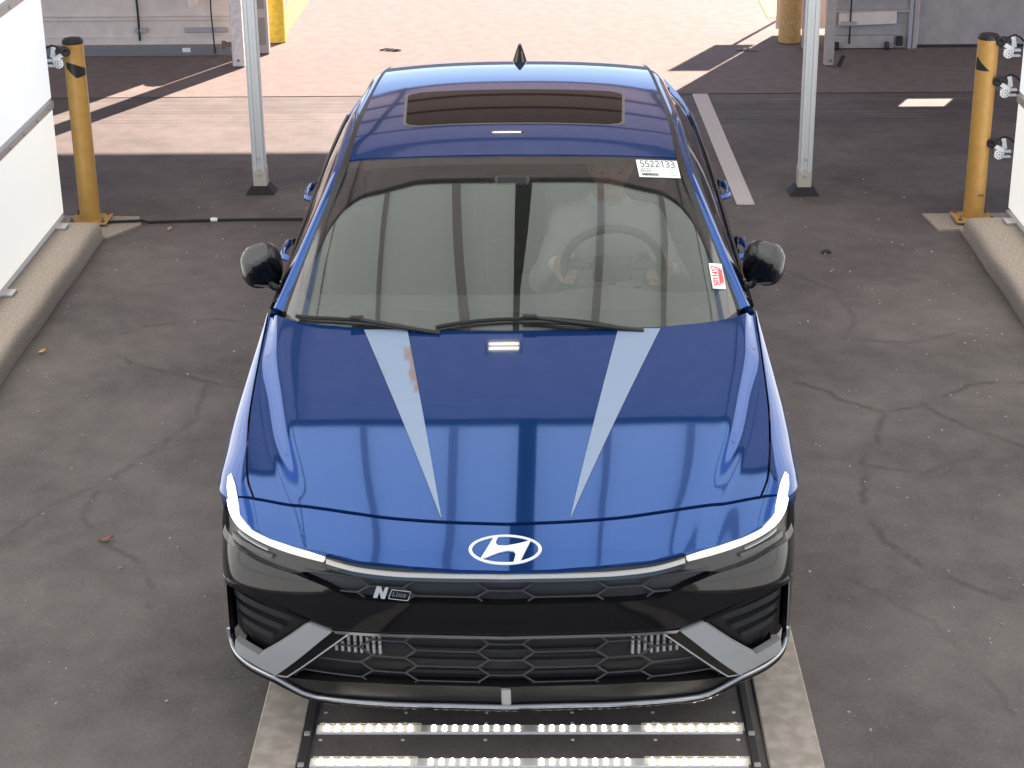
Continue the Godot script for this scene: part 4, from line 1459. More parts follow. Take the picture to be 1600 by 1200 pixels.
func car_sides(car: Node3D) -> void:
	for s in [-1.0, 1.0]:
		# door and quarter panels below the belt line
		for d in [["front_door", -1.444, -2.48], ["rear_door", -2.484, -3.30], ["rear_quarter", -3.304, -4.66]]:
			var G := []
			for j in 41:
				var z := lerpf(d[1], d[2], j / 40.0)
				var yt := herm(BLZ, BLY, -z)
				var yb := 0.22
				var dz := absf(z + 3.605)
				if dz < 0.365:
					yb = maxf(0.22, 0.325 + sqrt(0.365 * 0.365 - dz * dz))
				var row := PackedVector3Array()
				for i in 19:
					var y := lerpf(yt, yb, i / 18.0)
					row.append(Vector3(side_x(y, z) * s, y, z))
				G.append(row)
			var p := obj(d[0], sheet(G, Vector3(s, 0.2, 0), Vector3(-0.03 * s, 0, 0)), M.blue, car)
			if d[0] != "rear_quarter":
				var hz: float = -2.33 if d[0] == "front_door" else -3.14
				var hx := side_x(0.875, hz)
				obj("handle", tube(PackedVector3Array([Vector3((hx - 0.004) * s, 0.875, hz + 0.11), Vector3((hx + 0.035) * s, 0.88, hz + 0.085), Vector3((hx + 0.042) * s, 0.88, hz), Vector3((hx + 0.035) * s, 0.88, hz - 0.085), Vector3((hx - 0.004) * s, 0.875, hz - 0.11)]), 0.013, 8, -1.0, 1.3), M.blue, p)
				obj("handle_cup", lathe([[0.052, -0.004], [0.05, 0.004], [0.03, 0.0], [0, -0.002]], Vector3(hx * s + 0.004 * s, 0.876, hz), 20, Basis(Vector3(0, 0, 1), -s * PI / 2)), M.gloss, p)
		# rail from the windscreen pillar over the roof to the tail
		var A := []
		var D := []
		for j in 61:
			var z := lerpf(-1.40, -4.30, j / 60.0)
			var a := Vector3(herm(RZ, RX, -z), herm(RZ, RY, -z), z)
			var b := Vector3(herm(RZ, OX, -z), herm(RZ, OY, -z), z - 0.04)
			var row := PackedVector3Array()
			for i in 9:
				var t := i / 8.0
				var p := a.lerp(b, t) + (Vector3(0.012, 0.014, 0.0)) * 4 * t * (1 - t)
				row.append(Vector3(p.x * s, p.y, p.z))
			A.append(row)
			var drow := PackedVector3Array()
			for i in 3:
				drow.append(Vector3((a.x - 0.020 + 0.012 * i) * s, a.y + 0.003 - 0.002 * absf(i - 1), z))
			D.append(drow)
		obj("roof_rail", sheet(A, Vector3(s, 0.6, 0), Vector3(-0.015 * s, -0.01, 0), true), M.blue, car)
		obj("drip_strip", sheet(D, Vector3(0, 1, 0.2), Vector3(0, -0.02, 0)), M.black, car)
		# side glass
		var g := []
		for j in 31:
			var z := lerpf(-1.50, -3.95, j / 30.0)
			var b := Vector3(herm(RZ, OX, -z - 0.04) - 0.006, herm(RZ, OY, -z - 0.04), z)
			var c := Vector3(herm(BLZ, BLX, -z) - 0.012, herm(BLZ, BLY, -z), z)
			var row := PackedVector3Array()
			for i in 7:
				var p := c.lerp(b, i / 6.0)
				p.x += 0.02 * sin(PI * i / 6.0)
				row.append(Vector3(p.x * s, p.y, p.z))
			g.append(row)
		obj("side_window", sheet(g, Vector3(s, 0.3, 0), Vector3(-0.004 * s, -0.001, 0), true), M.tint, car)
		obj("door_pillar", box(Vector3(0.755 * s, 1.12, -2.50), Vector3(0.012, 0.34, 0.09), 0.004, Basis(Vector3(0, 0, 1), s * 0.45)), M.gloss, car)
		var belt := PackedVector3Array()
		for j in 25:
			var z := lerpf(-1.48, -3.95, j / 24.0)
			belt.append(Vector3((herm(BLZ, BLX, -z) - 0.002) * s, herm(BLZ, BLY, -z) + 0.006, z))
		obj("belt_moulding", tube(belt, 0.008, 6), M.gloss, car)
		wing_mirror(car, s)
	# tail: rear window, boot lid, back
	var rw := []
	for j in 17:
		var v := j / 16.0
		var row := PackedVector3Array()
		for i in 25:
			var u := (i / 24.0 - 0.5) * 2.0
			var p := Vector3(u * lerpf(0.565, 0.69, v), lerpf(1.352, 1.045, v) - 0.03 * u * u * (1 - v), lerpf(-3.622, -4.30, v) + 0.05 * u * u * v)
			p.y += 0.02 * sin(PI * v)
			row.append(p)
		rw.append(row)
	obj("rear_window", sheet(rw, Vector3(0, 1, -0.4), Vector3(0, -0.004, 0), true), M.tint, car)
	var bt := []
	for j in 9:
		var v := j / 8.0
		var row := PackedVector3Array()
		for i in 25:
			var u := (i / 24.0 - 0.5) * 2.0
			row.append(Vector3(u * lerpf(0.76, 0.70, v), 1.035 + 0.012 * v - 0.02 * u * u, lerpf(-4.29, -4.64, v) + 0.06 * u * u))
		bt.append(row)
	obj("boot_lid", sheet(bt, Vector3.UP, Vector3(0, -0.02, 0)), M.blue, car)
	var bk := []
	for j in 13:
		var y := lerpf(1.045, 0.24, j / 12.0)
		var row := PackedVector3Array()
		for i in 31:
			var u := (i / 30.0 - 0.5) * 2.0
			var bulge := 0.06 * smoothstep(0.8, 0.6, y)
			row.append(Vector3(u * lerpf(0.75, 0.83, smoothstep(1.0, 0.6, y)), y - 0.02 * u * u * smoothstep(0.9, 1.05, y), -4.64 - bulge + 0.16 * pow(absf(u), 4.0)))
		bk.append(row)
	obj("tail_panel", sheet(bk, Vector3(0, 0, -1), Vector3(0, 0, 0.03)), M.blue, car)
	for s in [-1.0, 1.0]:
		obj("tail_lamp", box(Vector3(0.56 * s, 0.88, -4.655), Vector3(0.34, 0.06, 0.03), 0.01, Basis(Vector3(0, 1, 0), s * 0.22)), mat(lin(0.3, 0.01, 0.01), 0.15), car)

func wing_mirror(car: Node3D, s: float) -> void:
	var m := node3("wing_mirror", car)
	# housing: a squared egg, flat towards the rear; the lower front half is black, the cap glossy
	var cap := new_st()
	var low := new_st()
	var c := Vector3(0.918, 1.008, -1.70)
	var G := []
	var n := 28
	for j in 17:
		var th := PI * j / 16.0
		var row := PackedVector3Array()
		for k in n + 1:
			var ph := TAU * k / n
			var d := Vector3(cos(th), sin(th) * cos(ph), sin(th) * sin(ph))
			var p := Vector3(signf(d.x) * pow(absf(d.x), 0.75) * 0.080, signf(d.y) * pow(absf(d.y), 0.72) * 0.102, signf(d.z) * pow(absf(d.z), 0.8) * 0.085)
			# leaner and lower towards the outer end, sloping back
			var o := (p.x + 0.080) / 0.160
			p.y *= lerpf(1.05, 0.62, o * o) if p.y > 0 else lerpf(0.80, 0.78, o)
			p.y += 0.018 * (1.0 - o) * (1 if p.y < 0 else 0) + 0.012 * o
			if p.z < 0: p.z *= 0.55
			p.z -= 0.045 * o * o
			for pl in [[Vector3(0.42, 0.74, 0.40), 0.066], [Vector3(-0.28, -0.40, 0.86), 0.038]]:
				var dd: float = (pl[0] as Vector3).normalized().dot(p)
				if dd > pl[1]: p *= pl[1] / dd
			row.append(Vector3((c.x + p.x) * s, c.y + p.y, c.z + p.z))
		G.append(row)
	for j in 16:
		for k in n:
			var q := [G[j][k], G[j][k + 1], G[j + 1][k + 1], G[j + 1][k]]
			var mid: Vector3 = (q[0] + q[1] + q[2] + q[3]) / 4.0 - Vector3(c.x * s, c.y, c.z)
			var dark := Vector3(-0.28, -0.40, 0.86).normalized().dot(Vector3(mid.x * s, mid.y, mid.z)) > 0.0350
			var st: SurfaceTool = low if dark else cap
			var ns := []
			for v in [[j, k], [j, k + 1], [j + 1, k + 1], [j + 1, k]]:
				var a: Vector3 = G[mini(v[0] + 1, 16)][v[1]] - G[maxi(v[0] - 1, 0)][v[1]]
				var b: Vector3 = G[v[0]][(v[1] + 1) % n] - G[v[0]][(v[1] - 1 + n) % n]
				var nn := a.cross(b).normalized()
				var rel: Vector3 = G[v[0]][v[1]] - Vector3(c.x * s, c.y, c.z)
				if nn == Vector3.ZERO: nn = rel.normalized()
				ns.append(nn if nn.dot(rel) > 0 else -nn)
			for t in [[0, 1, 2], [0, 2, 3]]:
				var f: Vector3 = (q[t[1]] - q[t[0]]).cross(q[t[2]] - q[t[0]])
				if f.length() < 1e-10: continue
				for i in ([t[0], t[2], t[1]] if f.dot(mid) > 0 else t):
					st.set_normal(ns[i])
					st.add_vertex(q[i])
	obj("cap", cap.commit(), M.mirror_cap, m)
	obj("lower_shell", low.commit(), M.gloss, m)
	obj("turn_signal", box(Vector3(0.915 * s, 0.962, -1.668), Vector3(0.07, 0.008, 0.012), 0.002, Basis(Vector3(0, 1, 0), s * 0.32)), M.gloss_grey, m)
	obj("mirror_glass", box(Vector3(0.915 * s, 1.01, -1.752), Vector3(0.12, 0.10, 0.004), 0.001, Basis(Vector3(0, 1, 0), -s * 0.2)), M.chrome, m)
	obj("stalk", tube(PackedVector3Array([Vector3(0.835 * s, 0.945, -1.70), Vector3(0.87 * s, 0.95, -1.70), Vector3(0.89 * s, 0.97, -1.70)]), 0.03, 10, 0.035, 0.6), M.gloss, m)

func car_cabin(car: Node3D) -> void:
	var D := []
	for j in 13:
		var v := j / 12.0
		var row := PackedVector3Array()
		for i in 31:
			var u := (i / 30.0 - 0.5) * 2.0
			var a := screen(u * 0.97, 0.0) + Vector3(0, -0.02, 0)
			var z := lerpf(a.z, -1.80, v)
			var y := lerpf(a.y, 0.93, minf(1.0, v * 1.4)) - 0.02 * v - 0.24 * smoothstep(0.82, 1.0, v)
			y += 0.035 * exp(-pow((u * 0.79 - 0.37) / 0.17, 2.0)) * smoothstep(0.4, 0.7, v)
			row.append(Vector3(u * lerpf(absf(a.x / maxf(absf(u), 0.001)), 0.72, v) if absf(u) > 0.001 else 0.0, y, z))
		D.append(row)
	obj("dashboard", sheet(D, Vector3.UP, Vector3(0, -0.02, 0)), M.cabin, car)
	var fl := new_st()
	add_box(fl, Vector3(0, 0.22, -2.6), Vector3(1.6, 0.03, 2.7))
	add_box(fl, Vector3(0, 0.55, -1.52), Vector3(1.5, 0.7, 0.03))
	add_box(fl, Vector3(0, 0.62, -3.75), Vector3(1.4, 0.8, 0.03))
	add_box(fl, Vector3(0, 0.40, -2.3), Vector3(0.2, 0.36, 1.2))
	obj("floor_pan", fl.commit(), M.dark, car)
	for x in [-0.37, 0.37]:
		var st := node3("front_seat", car)
		obj("cushion", box(Vector3(x, 0.46, -2.32), Vector3(0.52, 0.18, 0.52), 0.05), M.seat, st)
		obj("backrest", box(Vector3(x, 0.80, -2.68), Vector3(0.50, 0.62, 0.14), 0.05, Basis(Vector3(1, 0, 0), -0.35)), M.seat, st)
		obj("headrest", box(Vector3(x, 1.17, -2.80), Vector3(0.26, 0.17, 0.09), 0.04, Basis(Vector3(1, 0, 0), -0.25)), M.seat, st)
	var rs := node3("rear_bench", car)
	obj("cushion", box(Vector3(0, 0.46, -3.22), Vector3(1.3, 0.2, 0.5), 0.05), M.seat, rs)
	obj("backrest", box(Vector3(0, 0.80, -3.58), Vector3(1.25, 0.6, 0.14), 0.05, Basis(Vector3(1, 0, 0), -0.4)), M.seat, rs)
	# steering wheel
	var sw := node3("steering_wheel", car, Vector3(0.375, 0.945, -1.93))
	sw.rotation.x = 0.42   # the top of the rim leans away from the driver
	var pts := PackedVector3Array()
	for k in 49:
		var t := TAU * k / 48.0
		pts.append(Vector3(cos(t) * 0.182, sin(t) * 0.182, 0))
	var rim := new_st()
	add_tube(rim, pts, 0.0165, 10, -1.0, false)
	obj("rim", rim.commit(), M.wheel_rim, sw)
	obj("hub", box(Vector3(0, -0.01, 0.01), Vector3(0.15, 0.12, 0.05), 0.02), M.cabin, sw)
	for a in [0.0, PI, -PI / 2]:
		obj("spoke", tube(PackedVector3Array([Vector3(cos(a) * 0.05, sin(a) * 0.05, 0.005), Vector3(cos(a) * 0.18, sin(a) * 0.18, 0)]), 0.016, 8, 0.013, 1.0), M.cabin, sw)
	var lining := []
	for j in 17:
		var z := lerpf(-2.03, -3.62, j / 16.0)
		var row := PackedVector3Array()
		for i in 17:
			var p := roof((i / 16.0 - 0.5) * 1.14, z)
			row.append(p - Vector3(0, 0.035, 0))
		lining.append(row)
	obj("headliner", sheet(lining, Vector3.DOWN), mat(lin(0.12, 0.115, 0.11), 0.9), car)
	# paper stickers on the windscreen
	sticker(car, [0.70, 0.975, 0.965, 0.98, 0.945, 0.853, 0.69, 0.853], false)
	sticker(car, [0.930, 0.301, 1.0, 0.270, 0.978, 0.132, 0.910, 0.169], true)

func sticker(car: Node3D, q: Array, red: bool) -> void:
	var P := []
	for k in 4:
		P.append(screen(q[k * 2], q[k * 2 + 1]) + screen_n(q[k * 2], q[k * 2 + 1]) * 0.0025)
	var s := node3("windscreen_sticker", car)
	s.set_meta("label", "white paper sticker with red upright number" if red else "white paper sticker with large black number")
	var up: Vector3 = ((P[0] + P[1]) - (P[2] + P[3])).normalized()
	var xx: Vector3 = ((P[1] + P[2]) - (P[0] + P[3])).normalized()
	var n := xx.cross(up).normalized()
	up = (up - n * up.dot(n)).normalized()
	var c: Vector3 = (P[0] + P[1] + P[2] + P[3]) / 4.0
	var w: float = ((P[1] - P[0]).length() + (P[2] - P[3]).length()) / 2
	var h: float = ((P[3] - P[0]).length() + (P[2] - P[1]).length()) / 2
	var B := Basis(xx, up, n)   # a little slanted, as paper on bent glass looks
	var g := []
	for j in 2:
		var row := PackedVector3Array()
		for i in 2:
			row.append(c + n * 0.0012 + xx * (i - 0.5) * w + up * (j - 0.5) * h)
		g.append(row)
	obj("sheet", sheet(g, n, -n * 0.002), M.paper, s)
	var at := func(x: float, y: float) -> Transform3D: return Transform3D(B, c + n * 0.002 + xx * (x * w) + up * (y * h))
	if red:
		var R := Basis(up, -xx, n)
		var t := text("5011412", 0.040, M.red_ink, s, Transform3D(R * Basis.from_scale(Vector3(h * 0.80 / 0.156, 0.85, 1)), c + n * 0.002 - xx * w * 0.17), "lettering", true)
		for k in 5:
			obj("print_line", box(c + n * 0.0022 + xx * w * (0.12 + 0.07 * k), Vector3(0.0022, h * [0.75, 0.6, 0.7, 0.5, 0.65][k], 0.0006), 0.0, B), M.red_ink, s)
	else:
		text("5522133", 0.058, M.ink, s, (at.call(0.0, 0.26) as Transform3D) * Transform3D(Basis.from_scale(Vector3(w * 0.88 / 0.226, 0.95, 1))), "lettering")
		text("DLH", 0.022, M.ink, s, at.call(-0.32, -0.15) as Transform3D)
		for k in 3:
			obj("print_line", box(c + n * 0.0022 + up * h * (-0.02 - 0.001 * k) + xx * w * (-0.30 + 0.32 * k), Vector3(w * 0.24, 0.0022, 0.0006), 0.0, B), M.grey_ink, s)
		var bars := new_st()
		var r := RandomNumberGenerator.new()
		r.seed = 3
		for k in 26:
			add_box(bars, c + n * 0.0022 - up * h * 0.36 + xx * (w * (-0.42 + 0.0155 * k)), Vector3(w * r.randf_range(0.004, 0.011), h * 0.14, 0.0006), B, 0.0)
		obj("barcode", bars.commit(), M.ink, s)
		for k in 2:
			obj("print_line", box(c + n * 0.0022 + up * h * (-0.22 - 0.16 * k) + xx * w * 0.34, Vector3(w * 0.2, 0.002, 0.0006), 0.0, B), M.grey_ink, s)

func car_wheels(car: Node3D) -> void:
	for z in [-0.885, -3.605]:
		for s in [-1.0, 1.0]:
			var w := node3("wheel", car)
			var B := Basis(Vector3(0, 0, 1), -s * PI / 2)
			var at := Vector3(0.79 * s, 0.325, z)
			obj("tyre", lathe([[0.225, -0.11], [0.30, -0.115], [0.32, -0.10], [0.325, -0.06], [0.325, 0.06], [0.32, 0.10], [0.30, 0.115], [0.225, 0.11], [0.225, -0.11]], at, 48, B), M.rubber, w)
			var rim := new_st()
			add_lathe(rim, [[0.228, 0.105], [0.215, 0.108], [0.205, 0.06], [0.2, -0.1]], at, 40, B)
			add_lathe(rim, [[0.06, 0.085], [0.05, 0.095], [0, 0.097]], at, 24, B)
			for k in 5:
				var a := TAU * k / 5.0
				add_tube(rim, PackedVector3Array([at + B * Vector3(cos(a) * 0.04, 0.085, sin(a) * 0.04), at + B * Vector3(cos(a) * 0.215, 0.095, sin(a) * 0.215)]), 0.02, 8, 0.026)
			obj("rim", rim.commit(), M.satin, w)
	var ub := new_st()
	add_box(ub, Vector3(0, 0.2, -2.25), Vector3(1.3, 0.04, 4.0))
	add_box(ub, Vector3(0, 0.5, -0.75), Vector3(1.1, 0.5, 0.8))
	obj("underbody", ub.commit(), M.dark, car)

# ------------------------------------------------------------------ the driver
# tapered capsules [a, b, radius a, radius b, colour] joined softly and meshed as one skin (surface nets)
func nets(st: SurfaceTool, bones: Array, cell: float, k: float) -> void:
	var lo := Vector3(1e9, 1e9, 1e9)
	var hi := -lo
	for b in bones:
		var r: float = maxf(b[2], b[3]) + k + cell * 2
		lo = lo.min(b[0] - Vector3.ONE * r).min(b[1] - Vector3.ONE * r)
		hi = hi.max(b[0] + Vector3.ONE * r).max(b[1] + Vector3.ONE * r)
	var n := Vector3i(((hi - lo) / cell).ceil()) + Vector3i.ONE
	var F := PackedFloat32Array()
	F.resize(n.x * n.y * n.z)
	F.fill(1.0)
	var near := PackedFloat32Array()
	near.resize(F.size())
	near.fill(1.0)
	var who := PackedByteArray()
	who.resize(F.size())
	for bi in bones.size():
		var b: Array = bones[bi]
		var a: Vector3 = b[0]
		var c: Vector3 = b[1]
		var ra: float = b[2]
		var rb: float = b[3]
		var m: float = maxf(ra, rb) + k + cell * 2
		var l0 := Vector3i(((a.min(c) - Vector3.ONE * m - lo) / cell).floor()).max(Vector3i.ZERO)
		var h0 := Vector3i(((a.max(c) + Vector3.ONE * m - lo) / cell).ceil()).min(n - Vector3i.ONE)
		var ac := c - a
		var l2 := maxf(ac.length_squared(), 1e-9)
		for z in range(l0.z, h0.z + 1):
			for y in range(l0.y, h0.y + 1):
				var base := (z * n.y + y) * n.x
				for x in range(l0.x, h0.x + 1):
					var p := lo + Vector3(x, y, z) * cell
					var t := clampf((p - a).dot(ac) / l2, 0.0, 1.0)
					var d := p.distance_to(a + ac * t) - lerpf(ra, rb, t)
					var i := base + x
					if d < near[i]:
						near[i] = d
						who[i] = bi
					var h := maxf(k - absf(F[i] - d), 0.0) / k
					F[i] = minf(F[i], d) - h * h * k * 0.25
	var V := {}
	var sx := 1
	var sy := n.x
	var sz := n.x * n.y
	var offs := [0, sx, sy, sx + sy, sz, sz + sx, sz + sy, sz + sx + sy]
	var verts := PackedVector3Array()
	var cols := PackedColorArray()
	for z in n.z - 1:
		for y in n.y - 1:
			for x in n.x - 1:
				var i := (z * n.y + y) * n.x + x
				var inside := 0
				for o in offs:
					if F[i + o] < 0.0:
						inside += 1
				if inside == 0 or inside == 8:
					continue
				var sum := Vector3.ZERO
				var cnt := 0
				for e in [[0, 1], [2, 3], [4, 5], [6, 7], [0, 2], [1, 3], [4, 6], [5, 7], [0, 4], [1, 5], [2, 6], [3, 7]]:
					var f0 := F[i + offs[e[0]]]
					var f1 := F[i + offs[e[1]]]
					if (f0 < 0.0) != (f1 < 0.0):
						var t := f0 / (f0 - f1)
						var p0 := Vector3(e[0] & 1, (e[0] >> 1) & 1, e[0] >> 2)
						var p1 := Vector3(e[1] & 1, (e[1] >> 1) & 1, e[1] >> 2)
						sum += p0.lerp(p1, t)
						cnt += 1
				V[i] = verts.size()
				verts.append(lo + (Vector3(x, y, z) + sum / cnt) * cell)
				cols.append(bones[who[i]][4])
	var N := PackedVector3Array()
	N.resize(verts.size())
	var T := PackedInt32Array()
	for i in V:
		var z: int = i / sz
		var y: int = (i % sz) / sy
		var x: int = i % sy
		for ax in 3:
			var o1: int = [sx, sy, sz][ax]
			var o2: int = [sy, sz, sx][ax]
			var o3: int = [sz, sx, sy][ax]
			if [y, z, x][ax] == 0 or [z, x, y][ax] == 0:
				continue
			var a := F[i] < 0.0
			if a == (F[i + o1] < 0.0):
				continue
			if not (V.has(i - o2) and V.has(i - o3) and V.has(i - o2 - o3)):
				continue
			var q := [V[i], V[i - o2], V[i - o2 - o3], V[i - o3]]
			var nn := (verts[q[1]] - verts[q[0]]).cross(verts[q[2]] - verts[q[0]])
			var dir := Vector3.ZERO
			dir[ax] = 1.0 if a else -1.0
			if nn.dot(dir) < 0:
				q.reverse()
				nn = -nn
			for v in q:
				N[v] += nn
			T.append_array(PackedInt32Array([q[0], q[2], q[1], q[0], q[3], q[2]]))
	for v in T:
		st.set_color(cols[v])
		st.set_normal(N[v].normalized())
		st.add_vertex(verts[v])

func build_person() -> void:
	var pr := node3("person")
	tag(pr, "person with short dark hair in a white long sleeved top, driving the blue car", "person")
	var W := Color(0.56, 0.58, 0.57)
	var P := Color(0.03, 0.035, 0.05)
	var S := Color(0.42, 0.25, 0.18)
	var K := Color(0.02, 0.02, 0.02)
	var x := 0.375
	var st := new_st()
	var bones := [
		[Vector3(x, 0.60, -2.53), Vector3(x, 0.78, -2.555), 0.15, 0.145, W], [Vector3(x, 0.78, -2.555), Vector3(x, 0.89, -2.54), 0.14, 0.14, W],
		[Vector3(x - 0.07, 0.87, -2.53), Vector3(x + 0.07, 0.87, -2.53), 0.115, 0.115, W], [Vector3(x - 0.155, 0.935, -2.53), Vector3(x, 0.97, -2.53), 0.06, 0.066, W], [Vector3(x + 0.155, 0.935, -2.53), Vector3(x, 0.97, -2.53), 0.06, 0.066, W],
		[Vector3(x, 0.98, -2.53), Vector3(x, 1.025, -2.52), 0.07, 0.058, W],
		[Vector3(x, 1.0, -2.525), Vector3(x + 0.005, 1.11, -2.495), 0.056, 0.052, S]]
	for s in [-1.0, 1.0]:
		var el := Vector3(0.115, 0.75, -2.33) if s < 0 else Vector3(0.645, 0.75, -2.31)
		var wr := Vector3(0.165, 0.905, -2.055) if s < 0 else Vector3(0.605, 0.88, -2.06)
		bones.append([Vector3(x + s * 0.165, 0.93, -2.53), el, 0.066, 0.05, W])
		bones.append([el, wr, 0.05, 0.035, W])
		bones.append([Vector3(x + s * 0.09, 0.57, -2.5), Vector3(x + s * 0.13, 0.63, -2.10), 0.095, 0.068, P])
		bones.append([Vector3(x + s * 0.13, 0.63, -2.10), Vector3(x + s * 0.09, 0.34, -1.86), 0.065, 0.045, P])
		bones.append([Vector3(x + s * 0.09, 0.30, -1.88), Vector3(x + s * 0.09, 0.30, -1.70), 0.042, 0.036, K])
	nets(st, bones, 0.0135, 0.045)
	# head: skull, jaw, nose, brow, lips, ears; it looks ahead and a little down
	var B := Basis(Vector3(1, 0, 0), 0.12)
	var hc := Vector3(x + 0.008, 1.180, -2.46)
	var q := func(a: float, b: float, c: float) -> Vector3: return hc + B * Vector3(a, b, c)
	var head := [
		[q.call(0, 0.035, -0.025), q.call(0, 0.03, 0.02), 0.078, 0.074, S], [q.call(0, -0.02, 0.03), q.call(0, -0.075, 0.05), 0.062, 0.036, S],
		[q.call(-0.035, -0.03, 0.02), q.call(-0.018, -0.075, 0.05), 0.038, 0.026, S], [q.call(0.035, -0.03, 0.02), q.call(0.018, -0.075, 0.05), 0.038, 0.026, S],
		[q.call(0, 0.012, 0.088), q.call(0, -0.022, 0.108), 0.008, 0.013, S], [q.call(-0.012, -0.026, 0.096), q.call(0.012, -0.026, 0.096), 0.009, 0.009, S],
		[q.call(-0.042, 0.026, 0.078), q.call(0.042, 0.026, 0.078), 0.011, 0.011, S], [q.call(-0.018, -0.052, 0.088), q.call(0.018, -0.052, 0.088), 0.0075, 0.0075, Color(0.36, 0.15, 0.12)],
		[q.call(-0.082, 0.015, -0.005), q.call(-0.08, -0.025, 0.0), 0.013, 0.009, S], [q.call(0.082, 0.015, -0.005), q.call(0.08, -0.025, 0.0), 0.013, 0.009, S],
		[q.call(0, -0.06, -0.02), q.call(0, -0.12, -0.03), 0.056, 0.054, S]]
	nets(st, head, 0.006, 0.014)
	# hands closed round the rim: palm, four fingers of three bones each, thumb on the inner side
	for s in [-1.0, 1.0]:
		var wr := Vector3(0.165, 0.905, -2.055) if s < 0 else Vector3(0.605, 0.88, -2.06)
		var grip := Vector3(0.205, 0.905, -1.965) if s < 0 else Vector3(0.545, 0.895, -1.965)
		var f := (grip - wr).normalized()
		var across := (Vector3(0.2 * -s, 0.95, 0.25)).normalized()   # along the rim, index finger uppermost
		across = (across - f * f.dot(across)).normalized()
		var inn: Vector3 = f.cross(across) * s   # towards the hub side
		if inn.x * s > 0: inn = -inn
		var hand := []
		for k in 4:
			var o := across * (0.030 - 0.020 * k)
			hand.append([wr + f * 0.015 + o * 0.6, grip + o - f * 0.012 - inn * 0.012, 0.017, 0.0125, S])
			var ln: float = [0.95, 1.05, 1.0, 0.8][k]
			var p0: Vector3 = grip + o - f * 0.012 - inn * 0.014
			var p1: Vector3 = p0 + f * 0.036 * ln + inn * 0.004
			var p2: Vector3 = p1 + f * 0.010 * ln + inn * 0.026 * ln
			var p3: Vector3 = p2 - f * 0.018 * ln + inn * 0.010 * ln
			hand.append([p0, p1, 0.0100, 0.0092, S])
			hand.append([p1, p2, 0.0092, 0.0086, S])
			hand.append([p2, p3, 0.0086, 0.0078, S])
		var t0: Vector3 = wr + f * 0.02 + across * 0.022 + inn * 0.012
		var t1: Vector3 = t0 + f * 0.028 + across * 0.026 + inn * 0.012
		var t2: Vector3 = t1 + f * 0.026 + across * 0.008 + inn * 0.006
		hand.append([t0, t1, 0.015, 0.0115, S])
		hand.append([t1, t2, 0.0115, 0.009, S])
		hand.append([wr - f * 0.03, wr + f * 0.02, 0.031, 0.025, S])
		nets(st, hand, 0.0042, 0.007)
	var body := obj("body", st.commit(), M.person, pr)
	var eyes := new_st()
	for s in [-1.0, 1.0]:
		add_lathe(eyes, [[0.0, 0.011], [0.008, 0.0085], [0.0115, 0.0], [0.0, -0.005]], q.call(0.031 * s, 0.008, 0.076), 12, B * Basis(Vector3(1, 0, 0), PI / 2))
	obj("eyes", eyes.commit(), M.ink, pr)
	var hr := new_st()
	nets(hr, [[q.call(0, 0.055, -0.03), q.call(0, 0.06, 0.022), 0.082, 0.070, K], [q.call(0, 0.0, -0.05), q.call(0, 0.05, -0.03), 0.074, 0.08, K],
		[q.call(-0.05, 0.085, 0.045), q.call(0.05, 0.085, 0.045), 0.026, 0.03, K], [q.call(-0.076, 0.03, 0.01), q.call(-0.072, 0.07, 0.02), 0.014, 0.02, K], [q.call(0.076, 0.03, 0.01), q.call(0.072, 0.07, 0.02), 0.014, 0.02, K]], 0.007, 0.014)
	obj("hair", hr.commit(), M.hair, pr)

